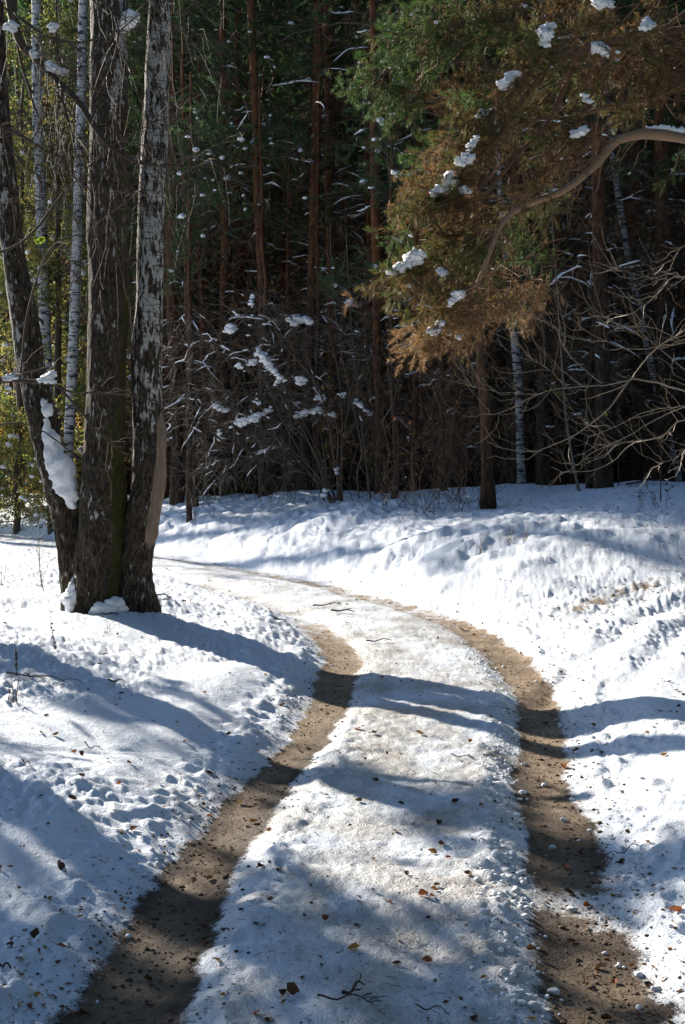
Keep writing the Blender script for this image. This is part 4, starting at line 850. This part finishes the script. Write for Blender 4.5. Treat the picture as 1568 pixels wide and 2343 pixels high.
HQ = np.array(HQ); g = Geo(); b, t, _, _ = along(HQ, 190, .3); q = lines(b, side_dirs(t, .55) + [0, 0, .12], U(.08, .38, 190), 6, -.25, .05); g.add(*tubes(q, np.full((190, 6), .0016) * np.linspace(1.3, .6, 6), 4))
b, t, _, _ = along(q, 160, .2); q2 = lines(b, side_dirs(t, .6) + [0, 0, .1], U(.03, .14, 160), 4, -.2, .05); g.add(*tubes(q2, np.full((160, 4), .0011), 3)); part(g, 'twigwork', M_TAN, rt, 'stuff')
g = Geo(); leaves(g, np.array([P(1385, 945, 8.9), P(1395, 942, 8.9), P(1390, 950, 8.9), P(1380, 948, 8.9)]), .018, np.full(4, .45)); part(g, 'leaf_cluster', M_FRESH, rt, smooth=False)

# ------------------------------------------------------------------ dead weeds, twigs, clods and leaves on the snow
def weed(px, py, h_px, label, mat=M_TWIG, n=1, seeds=0, r=.004, side=8):
    p = gp(px, py); rt = root('weed', label, 'dry weed', p); H = px2m(h_px, p[1]); g = Geo()
    b = np.repeat(p[None], n, 0) + R.normal(size=(n, 3)) * [.02, .02, 0] - [0, 0, .03]; Pn = lines(b, np.stack([U(-.15, .15, n), U(-.1, .1, n), np.ones(n)], 1), H * U(.8, 1, n), 9, 0, .012); g.add(*tubes(Pn, np.full((n, 9), r) * np.linspace(1, .4, 9), 4)); part(g, 'stalk', mat, rt)
    if side:
        g = Geo(); b, t, _, _ = along(Pn, side, .15, .8); q = lines(b, side_dirs(t, .7), H * U(.12, .4, side), 5, .0, .08); g.add(*tubes(q, np.full((side, 5), r * .45), 3)); part(g, 'twigwork', mat, rt, 'stuff')
    if seeds:
        g = Geo(); b, t, _, _ = along(Pn, seeds, 0, .55); blobs(g, b + R.normal(size=b.shape) * .004, U(.004, .010, seeds), 1.2, .5, 1); part(g, 'seed_head', M_TWIG, rt)
weed(107, 1353, 220, 'tall dark stalk standing left of the birch trio', n=1, side=9, r=.006); weed(122, 1487, 130, 'dark seeded weed stalk in the shaded snow below the birches', seeds=26, side=0, r=.003); weed(43, 1548, 140, 'dark seeded weed stalk near the left edge', seeds=22, side=3, r=.003)
weed(95, 1345, 130, 'leaning dry grass wisps at the foot of the tall dark stalk', M_GREY, 6, 0, .0022, 6); weed(35, 1612, 80, 'low spreading dry twig bush at the left edge', M_TWIG, 3, 0, .004, 16); weed(10, 1330, 60, 'short dark dry stem at the left edge before the far track', M_TWIG, 2, 0, .005, 6)
weed(1100, 1270, 60, 'small reddish dry weed on the sunny bank', M_LIMB, 3, 6, .004, 6); weed(1165, 1240, 50, 'dry brown tuft on the bank below the lone brown pine', M_LIMB, 5, 4, .004, 8); weed(1203, 1238, 42, 'dry brown tuft right of another tuft on the bank', M_LIMB, 5, 0, .004, 6)
weed(1390, 1105, 60, 'thin bent dry stem in the shaded bank', M_TWIG, 3, 0, .004, 6); weed(245, 1448, 60, 'fine branching dry weed before the thick mossy birch', M_TWIG, 2, 0, .0018, 14); weed(435, 1382, 34, 'tiny dark stem standing in the snow right of the birches', M_TWIG, 1, 0, .004, 2)
weed(950, 1168, 70, 'dry stem leaning out of the snow under the brown thicket', M_GREY, 3, 0, .004, 5); weed(480, 1180, 50, 'bent dry stems on the snow behind the birches', M_TWIG, 4, 0, .003, 4); weed(640, 1560, 30, 'tiny dry stem by the left rut edge', M_TWIG, 2, 0, .002, 3)
def fallen(px, py, len_px, ang, label, r=.006, twigs_=3, bow=.15):
    p = gp(px, py); L = px2m(len_px, p[1]); a = math.radians(ang); k = 12; t = np.linspace(-.5, .5, k); rt_ = Geo()
    x = p[0] + np.cos(a) * L * t; y = p[1] + np.sin(a) * L * t * 1. + bow * L * np.cos(t * np.pi) + np.cumsum(R.normal(size=k)) * L * .012
    c = np.stack([x, y, height(x, y, False) + .025 + r + .01 * np.sin(t * 9)], 1); root_ = root('fallen_twig', label, 'twig', p); rt_.add(*tubes(c[None], np.linspace(r, r * .45, k)[None], 5)); part(rt_, 'stem', M_TWIG, root_)
    if twigs_:
        g = Geo(); b, tt, _, _ = along(c[None], twigs_, .2, .95); d = side_dirs(tt, .7); d[:, 2] = np.abs(d[:, 2]) * .25; q = lines(b, d, L * U(.15, .4, twigs_), 5, 0, .06); g.add(*tubes(q, np.full((twigs_, 5), r * .45), 3)); part(g, 'side_twig', M_TWIG, root_, 'stuff')
fallen(90, 1560, 150, 5, 'long forked twig lying on the lit snow at the left', .006, 7); fallen(268, 1568, 40, 12, 'short dark twig on the snow below the birches', .007, 2); fallen(215, 1720, 60, -35, 'curved dark twig on the shaded left snow', .004, 2, -.2)
fallen(810, 2285, 90, 55, 'dark forked twig lying at the bottom of the track', .006, 3, .05); fallen(790, 2310, 130, -5, 'longest thin twig across the bottom of the track', .004, 5, .1); fallen(750, 1390, 70, 20, 'dark stick lying on the sunny track at the bend', .010, 4); fallen(785, 1405, 55, -10, 'short stick beside another stick on the sunny track', .012, 2)
fallen(868, 1474, 60, 3, 'straight stick on the packed snow between the ruts', .008, 1, .02); fallen(640, 1425, 40, -8, 'small stick at the left rut by the bend', .010, 0, 0); fallen(365, 1370, 50, 15, 'crooked dark twig curling from the foot of the pale birch', .012, 3, .3); fallen(10, 2230, 44, -10, 'dark twig end at the left edge low down', .006, 0, .05)
fallen(1060, 1745, 60, -25, 'thin twig on the packed snow near the right rut', .004, 2); fallen(1480, 1105, 110, 20, 'thick dark branch lying across the right bank', .02, 2, .05); fallen(60, 1760, 40, -50, 'small forked twig on the shaded snow at far left', .004, 2); fallen(1440, 1960, 70, 25, 'fine twig on the snow right of the right rut', .003, 4); fallen(990, 2330, 80, -12, 'fine twig at the very bottom of the track', .003, 2)

# clods of snow along the rut edges
def clod_spots(n, ylo, yhi):
    y = np.exp(U(math.log(ylo), math.log(yhi), n)); k = np.searchsorted(CL[:, 1], y).clip(1, len(CL) - 1); c = CL[k]
    s = np.where(R.random(n) < .62, .52 + R.normal(size=n) * .07, np.where(R.random(n) < .5, 1.10 + R.normal(size=n) * .1, -1.08 + R.normal(size=n) * .09))
    x = c[:, 0] + s; return x, y, s
CM = []
for k in range(4):
    g = Geo(); blobs(g, [[.3 * k, 0, 0]], 1., .75, .7, 2, 1.1); CM.append(g.mesh('snow_clod', M_SNOW, (.3 * k, 0, 0)))
x, y, s = clod_spots(60, 4.0, 8.0); big = [(1222, 2316, .024), (1195, 2318, .016), (1180, 2290, .020), (1310, 2085, .020), (1210, 2300, .025), (1268, 2280, .02), (1180, 2240, .018), (1130, 2270, .02), (1266, 1946, .018), (1160, 1995, .02), (1180, 2040, .018), (1245, 1800, .02), (1290, 1880, .016)]
spots = [(*gp(a, b)[:2], r_) for a, b, r_ in big] + [(a, b, U(.006, .016)) for a, b in zip(x, y)]
zs = height(np.array([q_[0] for q_ in spots]), np.array([q_[1] for q_ in spots]))
for i, ((a, b, r_), z) in enumerate(zip(spots, zs)):
    o = bpy.data.objects.new('snow_clod', CM[i % 4]); COL.objects.link(o); o.location = (a, b, z + r_ * .45); o.scale = (r_, r_, r_); o.rotation_euler = (0, 0, U(0, 6))
    sd = road_coords(np.array([a]), np.array([b]))[0][0]; wh = 'along the left rut' if sd < 0 else 'on the inner edge of the right rut' if sd < .7 else 'in and beyond the right rut'
    tag(o, 'small white snow clod lying ' + wh, 'snow clod', 'snow clods ' + wh)
x, y, s = clod_spots(1000, 3.6, 13); g = Geo(); z = height(x, y); blobs(g, np.stack([x, y, z + .004], 1), np.abs(R.normal(size=1000)) * .006 + .003, .75, .35, 2); solo(g, 'snow_crumbs', M_SNOW, (0, 6, 0), 'stuff')

# leaves: one by one where they show, the rest as litter
def leaf_mesh(seed, tone, fold):
    r_ = np.random.default_rng(seed); k = 5; t = np.linspace(-1, 1, k); wd = np.sqrt(np.clip(1 - t ** 2, 0, 1)) * .62 * (1 - .25 * t) + .02; g = Geo(); V = []
    for i in range(k):
        for c in (-1, -.5, 0, .5, 1): V.append([t[i], c * wd[i], fold * (c * wd[i]) ** 2 * 1.4 + .25 * fold * t[i] ** 2 + r_.normal() * .05])
    Q = [[i * 5 + j, i * 5 + j + 1, (i + 1) * 5 + j + 1, (i + 1) * 5 + j] for i in range(k - 1) for j in range(4)]
    g.add(V, Q, a=tone); g.add([[-1, -.02, 0], [-1, .02, 0], [-1.6, 0, .12]], T=[[0, 1, 2]], a=tone); return g.mesh('fallen_leaf', M_LITTER)
LT = [('dark brown', .05), ('brown', .3), ('tan', .55), ('rusty red', .78), ('yellow', .98)]
LM = {(c, f): leaf_mesh(i * 7 + int(f * 10), t, f) for i, (c, t) in enumerate(LT) for f in (.5, 1.3)}
def leaf(x, y, size, c, label, group=None, tilt=.25, fold=None):
    f = fold or (.5 if R.random() < .5 else 1.3); o = bpy.data.objects.new('fallen_leaf', LM[(c, f)]); COL.objects.link(o); z = float(height(np.array([x]), np.array([y]))[0])
    o.location = (x, y, z + size * .25); o.scale = (size,) * 3; o.rotation_euler = (R.normal() * tilt, R.normal() * tilt, U(0, 6.28)); tag(o, label, 'leaf', group)
for a, b, sz, c, lab, til in [(134, 2006, .032, 'dark brown', 'large dark folded leaf standing up alone on the lower left snow', .9), (968, 2055, .028, 'rusty red', 'bright rusty red leaf on the packed snow in the middle of the track', .3), (1296, 1992, .026, 'rusty red', 'red leaf lying in the snow patch across the right rut', .3), (1340, 2078, .020, 'rusty red', 'small red leaf on the soil of the right rut', .3), (810, 2176, .024, 'yellow', 'yellow leaf low on the packed snow between the ruts', .4), (670, 2272, .030, 'brown', 'brown leaf at the bottom of the track left of the forked twig', .4), (1545, 2105, .030, 'rusty red', 'red brown leaf on the snow near the lower right edge', .3), (820, 1672, .032, 'rusty red', 'orange leaf at the start of the shaded track beside the left rut', .3), (1250, 1662, .03, 'brown', 'brown leaf on the right verge by the tree shadow', .3), (240, 1500, .036, 'tan', 'tan leaf on the lit snow below the birches', .5), (645, 1620, .035, 'brown', 'brown leaf at the left rut edge by the tree shadow', .4), (1290, 1760, .03, 'rusty red', 'red leaf fallen right of the right rut in the shade', .3), (548, 1845, .028, 'yellow', 'yellow leaf in the left rut where it narrows', .2), (480, 1785, .03, 'dark brown', 'dark leaf on the left snow a little above the yellow leaf', .3), (85, 2175, .026, 'brown', 'brown leaf alone on the lowest part of the left snow', .2)]:
    p = gp(a, b); leaf(p[0], p[1], sz, c, lab, None, til)
n = 0
while n < 235:
    y_ = math.exp(U(math.log(3.9), math.log(14.))); x_ = U(-.285, .285) * y_; sd = road_coords(np.array([x_]), np.array([y_]))[0][0]; k = R.choice(5, p=[.28, .34, .22, .11, .05]); c = LT[k][0]
    wh = 'on the snow left of the track' if sd < -1.1 else 'on the snow right of the track' if sd > 1.1 else 'on the packed snow between the ruts' if abs(sd) < .5 else 'in the left rut' if sd < 0 else 'in the right rut'
    leaf(x_, y_, U(.010, .024), c, f'small {c} leaf fallen {wh}', f'{c} leaves {wh}'); n += 1
def litter(n, ylo, yhi, fn, size, tones, lift=.006, name='leaf_litter', mat=M_LITTER):
    g = Geo(); y = np.exp(U(math.log(ylo), math.log(yhi), n)); x = U(-.31, .31, n) * y; s, l = road_coords(x, y); keep = R.random(n) < fn(x, y, s); x, y = x[keep], y[keep]; z = height(x, y)
    sz = size * U(.5, 1.3, len(x)); leaves(g, np.stack([x, y, z + lift], 1), sz, U(*tones, len(x)), .9); return solo(g, name, mat, (0, 10, 0), 'stuff', False)
sidef = lambda x, y: np.exp(-(seg_dist(x, y, SIDE) / .45) ** 2) * sm(x, 1.4, 2.2)
litter(15000, 3.6, 32, lambda x, y, s: np.clip(.10 + .75 * np.exp(-((np.abs(s) - .98) / .22) ** 2) + .35 * (np.abs(s) < 1.0) * sm(y, 8, 14) + .9 * sidef(x, y) + .45 * sm(s, 2.6, 5.5) * sm(y, 14, 18), 0, 1), .012, (.1, .85))
litter(5200, 12, 30, lambda x, y, s: np.clip(.12 + .5 * np.exp(-((np.abs(s) - .95) / .28) ** 2) + .8 * sidef(x, y) + .7 * sm(s, 2.6, 5.0), 0, 1), .026, (.1, .8), .012)
# bits of twig, bark and needle trodden in the snow
n = 9000; y = np.exp(U(math.log(3.6), math.log(20), n)); x = U(-.3, .3, n) * y; s, l = road_coords(x, y); keep = R.random(n) < np.clip(.12 + .8 * np.exp(-((np.abs(s) - .98) / .2) ** 2) + .45 * (np.abs(s) < .6), 0, 1); x, y = x[keep], y[keep]; z = height(x, y); n = len(x)
a_ = U(0, 6.28, n); q = lines(np.stack([x, y, z + .004], 1), np.stack([np.cos(a_), np.sin(a_), U(-.02, .12, n)], 1), np.abs(R.normal(size=n)) * .012 + .008, 3, 0, .012); g = Geo(); g.add(*tubes(q, np.full((n, 3), .0012), 3)); solo(g, 'twig_litter', M_LIMB, (0, 10, 0), 'stuff')
# small stones and crumbs of soil in the ruts
n = 2600; y = np.exp(U(math.log(3.5), math.log(13), n)); k = np.searchsorted(CL[:, 1], y).clip(1, len(CL) - 1); x = CL[k, 0] + np.where(R.random(n) < .5, -1, 1) * .8 + R.normal(size=n) * .17; z = height(x, y); g = Geo(); blobs(g, np.stack([x, y, z + .001], 1), np.abs(R.normal(size=n)) * .004 + .002, .7, .6, 1); solo(g, 'soil_crumbs', m_wood('soil_crumb', (.05, .034, .02), (.17, .12, .075), .9, .2), (0, 6, 0), 'stuff')

tris = sum(len(o.data.polygons) * 2 for o in S.objects if o.type == 'MESH' and o.data.users == 1); print('approx tris', tris, 'objects', len(S.objects))
